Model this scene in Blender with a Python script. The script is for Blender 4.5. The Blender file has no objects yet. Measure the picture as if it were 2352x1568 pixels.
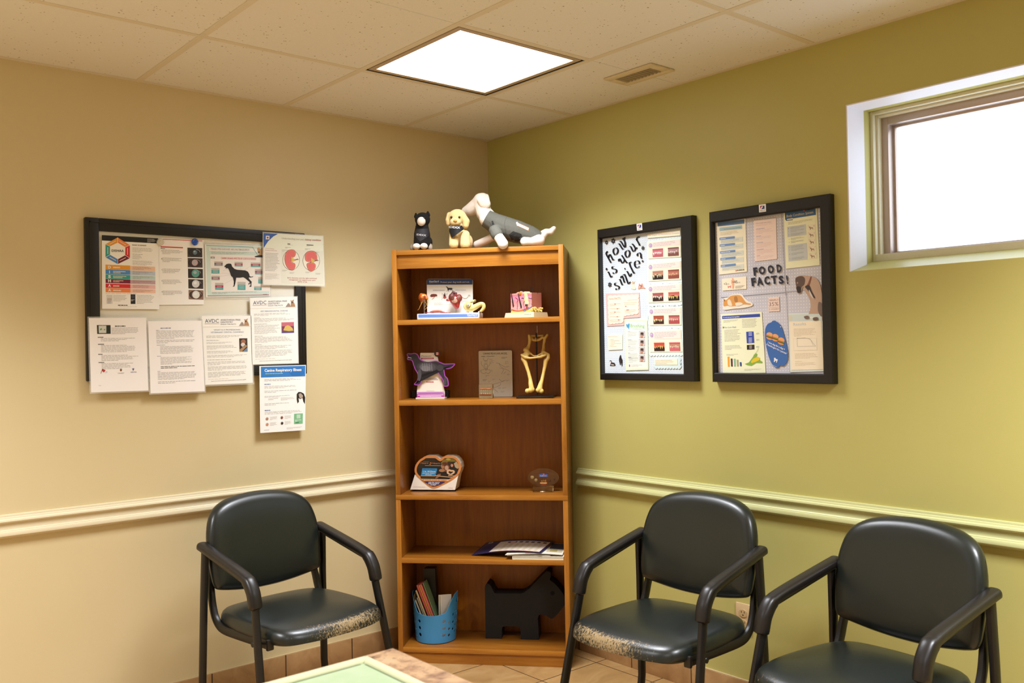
import bpy, bmesh, math, random
from mathutils import Vector, Matrix, geometry
from mathutils.bvhtree import BVHTree

SC = bpy.context.scene
COL = SC.collection
PI = math.pi
rnd = random.Random(7)

# ------------------------------------------------------------------ camera
CAM = Vector((-2.924, -3.5988, 1.3803))
YAW, PITCH, ROLL, FPX = .7054, .0083, -.0185, 2086.8
_fw = Vector((math.sin(YAW)*math.cos(PITCH), math.cos(YAW)*math.cos(PITCH), math.sin(PITCH)))
_r0 = Vector((math.cos(YAW), -math.sin(YAW), 0)); _u0 = _r0.cross(_fw)
_rt = _r0*math.cos(ROLL) + _u0*math.sin(ROLL)
_up = -_r0*math.sin(ROLL) + _u0*math.cos(ROLL)
def ray(u, v): return _fw + _rt*((u-1176)/FPX) - _up*((v-784)/FPX)
cd = bpy.data.cameras.new('camera'); cam = bpy.data.objects.new('camera', cd); COL.objects.link(cam)
cam.matrix_world = Matrix(((_rt.x, _up.x, -_fw.x, CAM.x), (_rt.y, _up.y, -_fw.y, CAM.y), (_rt.z, _up.z, -_fw.z, CAM.z), (0, 0, 0, 1)))
cd.sensor_width = 36; cd.lens = FPX/2352*36; cd.clip_start = .05
cd.dof.use_dof = True; cd.dof.focus_distance = 4.2; cd.dof.aperture_fstop = 7.5
SC.camera = cam
SC.view_settings.view_transform = 'Standard'; SC.view_settings.look = 'None'
SC.view_settings.gamma = 1; SC.view_settings.use_curve_mapping = False

# ------------------------------------------------------------------ frames (X to the viewer's right, Y away, Z up)
class Fr:
    def __init__(s, x, y, rz):
        s.rz = rz; s.M = Matrix.Translation((x, y, 0)) @ Matrix.Rotation(rz, 4, 'Z'); s.I = s.M.inverted()
        s.eye = s.I @ CAM; s.R = s.I.to_3x3()
    def px(s, u, v, Y):
        d = s.R @ ray(u, v); t = (Y-s.eye.y)/d.y; return s.eye + d*t
    def pz(s, u, v, z):
        d = s.R @ ray(u, v); t = (z-s.eye.z)/d.z; return s.eye + d*t
def Z(ox, oy, k): return lambda u, v: (ox+u/k, oy+v/k)
ID = lambda u, v: (u, v)
WORLD = Fr(0, 0, 0); TAN = Fr(0, 0, 0); GRN = Fr(0, 0, -PI/2)
SHF = Fr(-.458, -.472, math.atan2(-.75, .662))

# ------------------------------------------------------------------ materials
def s2l(c): return c/12.92 if c <= .04045 else ((c+.055)/1.055)**2.4
def hx(h):
    h = h.lstrip('#'); return tuple(s2l(int(h[i:i+2], 16)/255) for i in (0, 2, 4)) + (1,)
_m = {}
def M(h, rough=.55, metal=0, coat=0, name=None):
    k = (h, rough, metal, coat)
    if k in _m: return _m[k]
    m = bpy.data.materials.new(name or 'paint_'+h.strip('#')); m.use_nodes = True
    b = m.node_tree.nodes['Principled BSDF']; b.inputs['Base Color'].default_value = hx(h)
    b.inputs['Roughness'].default_value = rough; b.inputs['Metallic'].default_value = metal
    b.inputs['Coat Weight'].default_value = coat; b.inputs['Coat Roughness'].default_value = .12
    _m[k] = m; return m
class NM:
    """small node-material builder"""
    def __init__(s, name, rough=.5, coat=0):
        s.m = bpy.data.materials.new(name); s.m.use_nodes = True; s.t = s.m.node_tree; s.b = s.t.nodes['Principled BSDF']
        s.b.inputs['Roughness'].default_value = rough; s.b.inputs['Coat Weight'].default_value = coat
        s.co = s.n('ShaderNodeTexCoord').outputs['Object']
    def n(s, typ, **kw):
        x = s.t.nodes.new(typ)
        for k, v in kw.items():
            if k in x.inputs.keys(): x.inputs[k].default_value = v
            else: setattr(x, k, v)
        return x
    def l(s, a, b): s.t.links.new(a, b)
    def map(s, scale=(1, 1, 1), loc=(0, 0, 0), rot=(0, 0, 0), src=None):
        x = s.n('ShaderNodeMapping'); x.inputs['Scale'].default_value = scale; x.inputs['Location'].default_value = loc; x.inputs['Rotation'].default_value = rot
        s.l(src or s.co, x.inputs['Vector']); return x.outputs['Vector']
    def noise(s, vec, scale, detail=4, rough=.5, dist=0):
        x = s.n('ShaderNodeTexNoise', Scale=scale, Detail=detail, Roughness=rough, Distortion=dist); s.l(vec, x.inputs['Vector']); return x.outputs['Fac']
    def ramp(s, fac, stops, interp='LINEAR'):
        x = s.n('ShaderNodeValToRGB'); x.color_ramp.interpolation = interp; e = x.color_ramp.elements
        while len(e) < len(stops): e.new(.5)
        for el, (p, c) in zip(e, stops): el.position = p; el.color = hx(c) if isinstance(c, str) else (c, c, c, 1)
        s.l(fac, x.inputs['Fac']); return x.outputs['Color']
    def mix(s, fac, a, b, mode='MIX'):
        x = s.n('ShaderNodeMix', data_type='RGBA', blend_type=mode)
        for sock, v in ((x.inputs['Factor'], fac), (x.inputs[6], a), (x.inputs[7], b)):
            if isinstance(v, str): sock.default_value = hx(v)
            elif isinstance(v, (int, float)): sock.default_value = v
            else: s.l(v, sock)
        return x.outputs[2]
    def math(s, op, a, b=None):
        x = s.n('ShaderNodeMath', operation=op)
        for i, v in enumerate((a, b)):
            if v is None: continue
            if isinstance(v, (int, float)): x.inputs[i].default_value = v
            else: s.l(v, x.inputs[i])
        return x.outputs[0]
    def col(s, c):
        if isinstance(c, str): s.b.inputs['Base Color'].default_value = hx(c)
        else: s.l(c, s.b.inputs['Base Color'])
        return s
    def bump(s, h, strength=.2, dist=.002):
        x = s.n('ShaderNodeBump', Strength=strength, Distance=dist); s.l(h, x.inputs['Height']); s.l(x.outputs['Normal'], s.b.inputs['Normal']); return s

# ------------------------------------------------------------------ mesh builder
class MB:
    def __init__(s): s.v = []; s.f = []; s.fm = []; s.mats = []
    def mi(s, m):
        if isinstance(m, str): m = M(m)
        if m not in s.mats: s.mats.append(m)
        return s.mats.index(m)
    def face(s, pts, m):
        i = len(s.v); s.v += [tuple(p) for p in pts]; s.f.append(tuple(range(i, i+len(pts)))); s.fm.append(s.mi(m))
    def add(s, vs, fs, m):
        i = len(s.v); s.v += [tuple(p) for p in vs]; k = s.mi(m)
        for f in fs: s.f.append(tuple(j+i for j in f)); s.fm.append(k)
    def bm(s, bm, m):
        bm.verts.ensure_lookup_table(); bm.verts.index_update()
        s.add([v.co.copy() for v in bm.verts], [[v.index for v in f.verts] for f in bm.faces], m); bm.free()
    def box(s, x0, x1, y0, y1, z0, z1, m, bev=0, xf=None, seg=2):
        b = bmesh.new(); bmesh.ops.create_cube(b, size=1)
        for v in b.verts: v.co = Vector((x0+(v.co.x+.5)*(x1-x0), y0+(v.co.y+.5)*(y1-y0), z0+(v.co.z+.5)*(z1-z0)))
        if bev: bmesh.ops.bevel(b, geom=list(b.edges), offset=bev, segments=seg, affect='EDGES', profile=.5)
        if xf:
            for v in b.verts: v.co = xf @ v.co
        s.bm(b, m)
    def tube(s, path, r, m, n=12, side=None, caps=True, closed=False, power=1, rb=None):
        """sweep; r: radius along the side axis (number or list), rb: radius along the other axis"""
        P = [Vector(p) for p in path]; k = len(P)
        ra = r if isinstance(r, (list, tuple)) else [r]*k
        rb = ra if rb is None else (rb if isinstance(rb, (list, tuple)) else [rb]*k)
        rings = []; prev = None
        for i in range(k):
            a = P[i-1] if (i > 0 or closed) else P[i]; b = P[(i+1) % k] if (i < k-1 or closed) else P[i]
            t = (b-a).normalized()
            if side is not None: sd = Vector(side)
            elif prev is None: sd = t.orthogonal()
            else: sd = prev
            sd = (sd - t*sd.dot(t)).normalized(); prev = sd; up = t.cross(sd)
            ring = []
            for j in range(n):
                c, q = math.cos(2*PI*j/n), math.sin(2*PI*j/n)
                if power != 1: c = math.copysign(abs(c)**power, c); q = math.copysign(abs(q)**power, q)
                ring.append(P[i] + sd*(ra[i]*c) + up*(rb[i]*q))
            rings.append(ring)
        s.loft(rings, m, closed, caps)
    def loft(s, rings, m, closed=False, caps=True):
        n = len(rings[0]); k = len(rings); vs = [p for r in rings for p in r]; fs = []
        for i in range(k if closed else k-1):
            for j in range(n):
                a = i*n+j; b = i*n+(j+1) % n; i2 = ((i+1) % k)*n
                fs.append((a, b, i2+(j+1) % n, i2+j))
        if caps and not closed: fs.append(tuple(range(n))[::-1]); fs.append(tuple((k-1)*n+j for j in range(n)))
        s.add(vs, fs, m)
    def lathe(s, prof, m, c=(0, 0, 0), n=32):
        s.loft([[Vector((c[0]+r*math.cos(2*PI*j/n), c[1]+r*math.sin(2*PI*j/n), c[2]+z)) for j in range(n)] for r, z in prof], m)
    def prism(s, pts, y0, y1, m, mside=None, axis='y', mback=None):
        """outline (x,z) extruded along y"""
        n = len(pts); area = sum(pts[i-1][0]*pts[i][1]-pts[i][0]*pts[i-1][1] for i in range(n))
        if area < 0: pts = pts[::-1]
        f = [Vector((p[0], y0, p[1])) for p in pts]; b = [Vector((p[0], y1, p[1])) for p in pts]
        s.face(f, m); s.face(b[::-1], mback or mside or m)
        for i in range(n): s.face([f[i], b[i], b[(i+1) % n], f[(i+1) % n]][::-1], mside or m)
    def ball(s, c, r, m, rot=None, seg=20):
        b = bmesh.new(); bmesh.ops.create_uvsphere(b, u_segments=seg, v_segments=seg//2+2, radius=1)
        r = r if isinstance(r, (list, tuple)) else (r, r, r)
        for v in b.verts:
            p = Vector((v.co.x*r[0], v.co.y*r[1], v.co.z*r[2]))
            if rot: p = rot @ p
            v.co = p + Vector(c)
        s.bm(b, m)
    def mesh(s, name, off=Vector((0, 0, 0)), sharp=38, smooth=True):
        me = bpy.data.meshes.new(name); off = Vector(off)
        me.from_pydata([tuple(Vector(p)-off) for p in s.v], [], s.f)
        for m in s.mats: me.materials.append(m)
        me.polygons.foreach_set('material_index', s.fm)
        if smooth:
            b = bmesh.new(); b.from_mesh(me)
            for f in b.faces: f.smooth = True
            lim = math.radians(sharp)
            for e in b.edges: e.smooth = len(e.link_faces) == 2 and e.calc_face_angle(0) < lim
            b.to_mesh(me); b.free()
        me.validate(); return me

BASE = {}
def tag(o, label=None, cat=None, group=None, kind=None):
    for k, v in (('label', label), ('category', cat), ('group', group), ('kind', kind)):
        if v: o[k] = v
    return o
def thing(name, label, cat, fr, base, group=None, rz=0):
    o = bpy.data.objects.new(name, None); COL.objects.link(o); o.empty_display_size = .05
    o.location = fr.M @ Vector(base); o.rotation_euler = (0, 0, fr.rz)
    BASE[o] = Vector(base); return tag(o, label, cat, group)
def part(name, mb, parent, label=None, kind=None, **kw):
    me = mb.mesh(name, BASE[parent], **kw) if isinstance(mb, MB) else mb
    o = bpy.data.objects.new(name, me); COL.objects.link(o); o.parent = parent; BASE[o] = BASE[parent]
    return tag(o, label, None, None, kind)
def solo(name, mb, label, cat, fr, base, group=None, kind=None, **kw):
    o = bpy.data.objects.new(name, mb.mesh(name, base, **kw)); COL.objects.link(o)
    o.location = fr.M @ Vector(base); o.rotation_euler = (0, 0, fr.rz); BASE[o] = Vector(base)
    return tag(o, label, cat, group, kind)
def struct(name, mb, fr=WORLD, parent=None, **kw):
    if parent: return part(name, mb, parent, **kw)
    return solo(name, mb, None, None, fr, (0, 0, 0), None, 'structure', **kw)
def copy_tree(o, parent=None):
    c = o.copy(); COL.objects.link(c)
    if parent: c.parent = parent
    for ch in list(o.children): copy_tree(ch, c)
    return c

def smooth_path(pts, n=6, closed=False):
    P = [Vector(p) for p in pts]; k = len(P); out = []
    for i in range(k if closed else k-1):
        g = lambda j: P[j % k] if closed else P[min(max(j, 0), k-1)]
        a, b, c, d = g(i-1), g(i), g(i+1), g(i+2)
        for q in range(n):
            t = q/n; out.append(.5*((2*b)+(c-a)*t+(2*a-5*b+4*c-d)*t*t+(3*b-a-3*c+d)*t**3))
    if not closed: out.append(P[-1])
    return out
def smooth2(pts, n=5, closed=True): return [(p.x, p.y) for p in smooth_path([(a, b, 0) for a, b in pts], n, closed)]
def inset(poly, d):
    n = len(poly); A = sum(poly[i-1][0]*poly[i][1]-poly[i][0]*poly[i-1][1] for i in range(n)); sg = 1 if A > 0 else -1; out = []
    for i in range(n):
        a, b, c = Vector(poly[i-1]), Vector(poly[i]), Vector(poly[(i+1) % n])
        e1 = (b-a).normalized(); e2 = (c-b).normalized()
        n1 = Vector((-e1.y, e1.x))*sg; n2 = Vector((-e2.y, e2.x))*sg; m = n1+n2
        m = m/(max(.5, m.length_squared/2)); out.append(tuple(b+m*d))
    return out

def remesh(shapes, voxel, smooth=4):
    """one continuous surface grown round overlapping balls; shapes: ('b', centre, r|(rx,ry,rz)[,rot]) or ('c', p0, r0, p1, r1)"""
    mb = MB()
    for sh in shapes:
        if sh[0] == 'b': mb.ball(sh[1], sh[2], '#ffffff', sh[3] if len(sh) > 3 else None, 18)
        else:
            p, q = Vector(sh[1]), Vector(sh[3]); L = (q-p).length; k = max(2, int(L/(min(sh[2], sh[4])*.35))+1)
            for i in range(k+1): mb.ball(p.lerp(q, i/k), sh[2]+(sh[4]-sh[2])*i/k, '#ffffff', None, 14)
    me = mb.mesh('tmp', smooth=False); o = bpy.data.objects.new('tmp', me); COL.objects.link(o)
    r = o.modifiers.new('r', 'REMESH'); r.mode = 'VOXEL'; r.voxel_size = voxel
    if smooth: q = o.modifiers.new('s', 'SMOOTH'); q.factor = .5; q.iterations = smooth
    dg = bpy.context.evaluated_depsgraph_get(); ev = o.evaluated_get(dg)
    out = bpy.data.meshes.new_from_object(ev); bpy.data.objects.remove(o); bpy.data.meshes.remove(me)
    return [v.co.copy() for v in out.vertices], [tuple(p.vertices) for p in out.polygons]
def blob(shapes, voxel, m, smooth=4, paint=None):
    vs, fs = remesh(shapes, voxel, smooth); mb = MB(); mb.add(vs, fs, m)
    if paint:
        for i, f in enumerate(fs):
            c = sum((vs[j] for j in f), Vector())/len(f); k = paint(c)
            if k is not None: mb.fm[i] = mb.mi(k)
    return mb

# ------------------------------------------------------------------ lettering and print
_tx = {}
def glyphs(s, bold=0, shear=0):
    k = (s, bold, shear)
    if k not in _tx:
        cu = bpy.data.curves.new('t', 'FONT'); cu.body = s; cu.size = 1; cu.offset = bold; cu.shear = shear; cu.resolution_u = 2
        ob = bpy.data.objects.new('t', cu); me = bpy.data.meshes.new_from_object(ob)
        vs = [(v.co.x, v.co.y) for v in me.vertices]; fs = [tuple(p.vertices) for p in me.polygons]
        bpy.data.objects.remove(ob); bpy.data.curves.remove(cu); bpy.data.meshes.remove(me)
        _tx[k] = (vs, fs, min(v[0] for v in vs), max(v[0] for v in vs))
    return _tx[k]
LAY = .0003
class Doc:
    """a flat sheet: its four corners are pixels of the crop T, on the plane Y of the frame fr; content in crop pixels
    measured along the left edge (q=False) or straight from the crop (raw)"""
    def __init__(s, fr, Y, T, TL, TR, BR, BL, mb=None):
        s.fr, s.Y, s.T = fr, Y, T; s.c = [fr.px(*T(*p), Y) for p in (TL, TR, BR, BL)]; s.n = (TL, TR, BR, BL); s.mb = mb or MB()
    def raw(s, u, v, L=1): p = s.fr.px(*s.T(u, v), s.Y); p.y = s.Y-LAY*L; return p
    def st(s, a, b, L=1):
        p = s.c[0].lerp(s.c[1], a).lerp(s.c[3].lerp(s.c[2], a), b); p.y = s.Y-LAY*L; return p
    def sheet(s, m, th=.0006, pts=None):
        pts = pts or [(p.x, p.z) for p in s.c]; s.mb.prism(pts, s.Y, s.Y+th, m); return s
    def rect(s, a0, b0, a1, b1, m, L=1): s.mb.face([s.st(a0, b1, L), s.st(a1, b1, L), s.st(a1, b0, L), s.st(a0, b0, L)], m)
    def poly(s, pts, m, L=1, raw=True):
        q = [(s.raw if raw else s.st)(u, v, L) for u, v in pts]
        A = sum(q[i-1].x*q[i].z-q[i].x*q[i-1].z for i in range(len(q)))
        s.mb.face(q if A > 0 else q[::-1], m)
    def oval(s, u, v, ru, rv, m, L=1, raw=True, n=20, rot=0):
        c, k = math.cos(rot), math.sin(rot)
        s.poly([(u+ru*math.cos(2*PI*i/n)*c-rv*math.sin(2*PI*i/n)*k, v+ru*math.cos(2*PI*i/n)*k+rv*math.sin(2*PI*i/n)*c) for i in range(n)], m, L, raw)
    def line(s, pts, w, m, L=1, raw=True):
        for (a, b), (c, d) in zip(pts, pts[1:]):
            k = math.hypot(c-a, d-b) or 1; x, y = -(d-b)/k*w/2, (c-a)/k*w/2
            s.poly([(a+x, b+y), (c+x, d+y), (c-x, d-y), (a-x, b-y)], m, L, raw)
    def text(s, t, p0, p1, h, m, L=2, raw=True, bold=0, shear=0):
        """baseline from p0 to p1, cap height h (same unit, along -v)"""
        vs, fs, a, b = glyphs(t, bold, shear); f = s.raw if raw else s.st
        A, B = f(*p0, L), f(*p1, L)
        if raw:
            k = math.hypot(p1[0]-p0[0], p1[1]-p0[1]); nx, ny = (p1[1]-p0[1])/k, -(p1[0]-p0[0])/k
            T = f(p0[0]+nx*h, p0[1]+ny*h, L)
        else: T = f(p0[0], p0[1]-h, L)
        ex, ey = (B-A)/(b-a), (T-A)/.72
        s.mb.add([A+ex*(x-a)+ey*y for x, y in vs], fs, m)
    def lines(s, a0, a1, b0, b1, n, m='#a5a19b', th=.29, rag=.25, L=1, seed=0):
        r = random.Random(seed+n*17+int(a0*900)+int(b0*700)); dy = (b1-b0)/max(n, 1)
        for i in range(n):
            end = a1-(a1-a0)*(rag*r.random() if i < n-1 else r.uniform(.25, .7)); x = a0; y = b0+dy*(i+.3)
            while x < end-.004:
                w = min((a1-a0)*r.uniform(.035, .13), end-x); s.rect(x, y, x+w, y+dy*th, m, L); x += w+(a1-a0)*.016
    def nib(s, paths, w, m, L=2):
        """pen lettering: each path in crop pixels swept by a flat nib w=(du,dv)"""
        for P in paths:
            P = [(p.x, p.y) for p in smooth_path([(a, b, 0) for a, b in P], 5)] if len(P) > 2 else P
            for (a, b), (c, d) in zip(P, P[1:]):
                q = [(a-w[0], b-w[1]), (a+w[0], b+w[1]), (c+w[0], d+w[1]), (c-w[0], d-w[1])]
                s.poly(q, m, L)
                k = math.hypot(c-a, d-b) or 1; t = 2.2; x, y = -(d-b)/k*t, (c-a)/k*t
                s.poly([(a+x, b+y), (c+x, d+y), (c-x, d-y), (a-x, b-y)], m, L)
# ------------------------------------------------------------------ room materials
H = 2.4418
def wallpaint(name, c):
    n = NM(name, .42); v = n.noise(n.co, 3, 3); n.col(n.mix(n.ramp(v, [(.3, 0.0), (.7, 1.0)]), c[0], c[1]))
    n.bump(n.noise(n.co, 260, 2), .12, .001); n.b.inputs['Specular IOR Level'].default_value = .3; return n.m
M_tan = wallpaint('tan_wall_paint', ('#d5c498', '#d7c69b')); M_green = wallpaint('green_wall_paint', ('#b8b068', '#bab26b'))
M_back = M('#a89a80', .6)
M_trim_t = M('#dccfae', .35, name='tan_trim_paint'); M_trim_g = M('#c2c28a', .35, name='green_trim_paint')
n = NM('ceiling_tile', .85)
vo = n.n('ShaderNodeTexVoronoi', Scale=56.0, Randomness=1.0); n.l(n.map((1, 1, 0)), vo.inputs['Vector'])
sp = n.ramp(vo.outputs['Distance'], [(.0, 1.0), (.10, 1.0), (.15, 0.0), (1, 0.0)])
vo2 = n.n('ShaderNodeTexVoronoi', Scale=19.0, Randomness=1.0); n.l(n.map((1, 1, 0), (.3, .7, 0)), vo2.inputs['Vector'])
sp2 = n.ramp(vo2.outputs['Distance'], [(.0, 1.0), (.05, 1.0), (.075, 0.0), (1, 0.0)])
gate = n.ramp(n.noise(n.map((1, 1, 0)), 21, 1), [(.42, 0.0), (.52, 1.0)])
c = n.mix(n.noise(n.co, 120, 2), '#e4e0d6', '#eae6dc'); c = n.mix(n.mix(1.0, sp, gate, 'MULTIPLY'), c, '#a3947a'); c = n.mix(sp2, c, '#9a8a6e'); n.col(c)
M_tile = n.m
M_grid = M('#ded3bb', .5, name='ceiling_grid_paint'); M_black = M('#0c0b0a', .5)
# floor: square tiles with dark grout, laid square to the walls
n = NM('floor_tile', .38)
br = n.n('ShaderNodeTexBrick', offset=0.0, squash=1.0, Scale=1.0)
br.inputs['Brick Width'].default_value = .3215; br.inputs['Row Height'].default_value = .3215; br.inputs['Mortar Size'].default_value = .0026; br.inputs['Mortar Smooth'].default_value = .1
n.l(n.map((1, 1, 1), (.0722+.3215*20, .1365+.3215*20, 0)), br.inputs['Vector'])
a = n.noise(n.map((1, 1.6, 1)), 5, 6, .6, 1.2); cc = n.ramp(a, [(.25, '#8e6c42'), (.5, '#a37f50'), (.75, '#b39263')])
n.col(n.mix(br.outputs['Fac'], cc, '#4a3420')); n.bump(n.math('MULTIPLY', br.outputs['Fac'], -1), .5, .002); M_floor = n.m
def bbtile(name, ax, off):
    n = NM(name, .4); sep = n.n('ShaderNodeSeparateXYZ'); n.l(n.co, sep.inputs[0])
    f = n.math('FRACT', n.math('DIVIDE', n.math('ADD', sep.outputs[ax], off+.3215*40), .3215)); j = n.math('LESS_THAN', n.math('ABSOLUTE', n.math('SUBTRACT', f, .5)), .4915)
    a = n.noise(n.co, 6, 6, .6, 1.3); cc = n.ramp(a, [(.25, '#8f6a42'), (.5, '#a98256'), (.75, '#bd9868')]); n.col(n.mix(j, '#4a3420', cc)); return n.m

# ------------------------------------------------------------------ shell
RX, RY = -3.9, -4.9
mb = MB(); mb.box(RX-.1, .3, RY-.1, .1, -.1, 0, M_floor); struct('floor', mb)
mb = MB(); mb.box(RX-.1, .0, 0, .1, 0, H+.1, M_tan); struct('wall_left', mb)
WX0, WX1, WZ0, WZ1 = 1.970, 3.05, 1.622, 2.202
mb = MB()
for x0, x1, z0, z1 in ((-.1, WX0, 0, H+.1), (WX1, -RY+.1, 0, H+.1), (WX0, WX1, 0, WZ0), (WX0, WX1, WZ1, H+.1)): mb.box(x0, x1, 0, .32, z0, z1, M_green)
struct('wall_right', mb, GRN)
mb = MB(); mb.box(RX-.1, .0, RY-.1, RY, 0, H+.1, M_back); struct('wall_back', mb)
mb = MB(); mb.box(RX-.1, RX, RY, 0, 0, H+.1, M_back); struct('wall_side', mb)

# ceiling: lay-in tiles over a T-bar grid
GA, GB, G = .5182, .6365, .6096
xs = [0, -GA] + [-GA-G*i for i in range(1, 6)] + [RX]; ys = [0, -GB] + [-GB-G*i for i in range(1, 7)] + [RY]
LIGHTS = [(1, 1), (1, 5), (5, 1), (5, 5)]       # grid bays (x index, y index)
def isl(i, j): return (i, j) in LIGHTS
mb = MB()
for i in range(len(xs)-1):
    j = 0
    while j < len(ys)-1:
        if not isl(i, j): mb.box(xs[i+1]+.001, xs[i]-.001, ys[j+1]+.001, ys[j]-.001, H+.0015, H+.016, M_tile)
        j += 1
mb.box(RX-.1, .3, RY-.1, .1, H+.13, H+.16, M_grid)
ceil = struct('ceiling', mb)
mb = MB(); w = .012
# rails parallel to the green wall, and cross tees (2x4 and 2x2 bays as in the photo)
for i in range(1, len(xs)-1): mb.box(xs[i]-w, xs[i]+w, RY, 0, H-.0005, H+.0015, M_grid); mb.box(xs[i]-.002, xs[i]+.002, RY, 0, H+.0015, H+.03, M_grid)
for j in range(1, len(ys)-1):
    for i in range(len(xs)-1):
        if j in (2, 4, 6) and not (isl(i, j) or isl(i, j-1)): continue
        mb.box(xs[i+1]+w, xs[i]-w, ys[j]-w, ys[j]+w, H-.0002, H+.0015, M_grid)
for a in ((RX, 0, -.022, 0), (RX, 0, RY, RY+.022)): mb.box(a[0], a[1], a[2], a[3], H-.0008, H+.0012, M_grid)
for a in ((-.022, 0), (RX, RX+.022)): mb.box(a[0], a[1], RY+.022, -.022, H-.0008, H+.0012, M_grid)
struct('trim_3', mb)

# chair rails
def rail(x0, x1, m):
    P = [(0, .8315), (-.008, .8305), (-.0095, .826), (-.0095, .8235), (-.012, .8215), (-.0135, .817), (-.0185, .8135), (-.020, .808), (-.018, .8035), (-.0125, .8015), (-.0125, .7985),
         (-.0115, .792), (-.0105, .785), (-.012, .779), (-.0155, .7755), (-.0155, .7738), (-.0185, .7722), (-.0215, .766), (-.021, .7585), (-.017, .754), (-.011, .7525), (-.0105, .7495), (-.007, .748), (0, .748)]
    b = MB(); b.loft([[Vector((x, y, z)) for y, z in P] for x in (x0, x1)], m); return b
struct('trim_1', rail(RX, -.55, M_trim_t), TAN, sharp=30); struct('trim_2', rail(.62, -RY, M_trim_g), GRN, sharp=30)
mb = MB(); mb.box(RX, -.52, -.010, 0, 0, .097, bbtile('baseboard_tile_left', 0, 1.002-.16), .0015); mb.box(RX, -.52, -.0085, 0, .097, .0995, M('#b9a27a', .6)); struct('baseboard_left', mb, TAN)
mb = MB(); mb.box(.59, -RY, -.010, 0, 0, .097, bbtile('baseboard_tile_right', 0, -.7699+.16), .0015); mb.box(.59, -RY, -.0085, 0, .097, .0995, M('#b9a27a', .6)); struct('baseboard_right', mb, GRN)

# ------------------------------------------------------------------ window
M_alu = M('#b9a79a', .35, .55, name='window_aluminium'); M_cream = M('#d9d2b4', .45)
win = thing('window_1', None, None, GRN, ((WX0+WX1)/2, 0, WZ0)); win['kind'] = 'structure'
def ring(mb, x0, x1, z0, z1, w, y0, y1, m, wb=None):
    wb = wb or w
    mb.box(x0, x0+w, y0, y1, z0, z1, m, .0015); mb.box(x1-w, x1, y0, y1, z0, z1, m, .0015)
    mb.box(x0+w, x1-w, y0, y1, z0, z0+wb, m, .0015); mb.box(x0+w, x1-w, y0, y1, z1-w, z1, m, .0015)
M_lin = M('#e6e4ea', .55, name='white_reveal_paint')
mb = MB(); t = .004
mb.box(WX0, WX0+t, -.001, .112, WZ0+.004, WZ1, M_lin); mb.box(WX1-t, WX1, -.001, .112, WZ0+.004, WZ1, M_lin); mb.box(WX0+t, WX1-t, -.001, .108, WZ1-t, WZ1, M_lin)
part('reveal_liner', mb, win)
mb = MB(); mb.prism([(0, WZ0), (.16, WZ0), (.16, 1.668), (.0, 1.626)], WX0, WX1, M_green)
mb.v = [(y, x, z) for x, y, z in mb.v]; mb.f = [f[::-1] for f in mb.f]; part('window_sill', mb, win)
mb = MB(); ring(mb, WX0, WX1, WZ0+.02, WZ1, .012, .16, .30, M_cream, .05); ring(mb, WX0+.012, WX1-.012, 1.674, WZ1-.012, .008, .18, .30, M_cream); part('window_frame', mb, win)
mb = MB(); ring(mb, WX0+.012, WX1-.012, 1.672, WZ1-.014, .032, .205, .24, M_alu, .026); ring(mb, WX0+.018, WX1-.018, 1.676, WZ1-.02, .034, .24, .262, M_alu, .028); part('window_sash', mb, win)
n = NM('frosted_glass', .5); nt = n.t; out = nt.nodes['Material Output']
tr = n.n('ShaderNodeBsdfTranslucent'); tr.inputs['Color'].default_value = (.96, .97, 1, 1); tp = n.n('ShaderNodeBsdfTransparent'); gl = n.n('ShaderNodeBsdfGlossy', Roughness=.25)
vz = n.n('ShaderNodeTexVoronoi', Scale=60.0); n.l(n.co, vz.inputs['Vector']); bp = n.n('ShaderNodeBump', Strength=.6, Distance=.003); n.l(vz.outputs['Distance'], bp.inputs['Height'])
n.l(bp.outputs['Normal'], gl.inputs['Normal']); n.l(bp.outputs['Normal'], tr.inputs['Normal'])
m1 = n.n('ShaderNodeMixShader', Fac=.5); n.l(tr.outputs[0], m1.inputs[1]); n.l(tp.outputs[0], m1.inputs[2]); m2 = n.n('ShaderNodeMixShader', Fac=.05); n.l(m1.outputs[0], m2.inputs[1]); n.l(gl.outputs[0], m2.inputs[2]); n.l(m2.outputs[0], out.inputs['Surface'])
mb = MB(); mb.box(WX0+.04, WX1-.04, .252, .256, 1.69, WZ1-.04, n.m); part('window_pane', mb, win)

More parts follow.
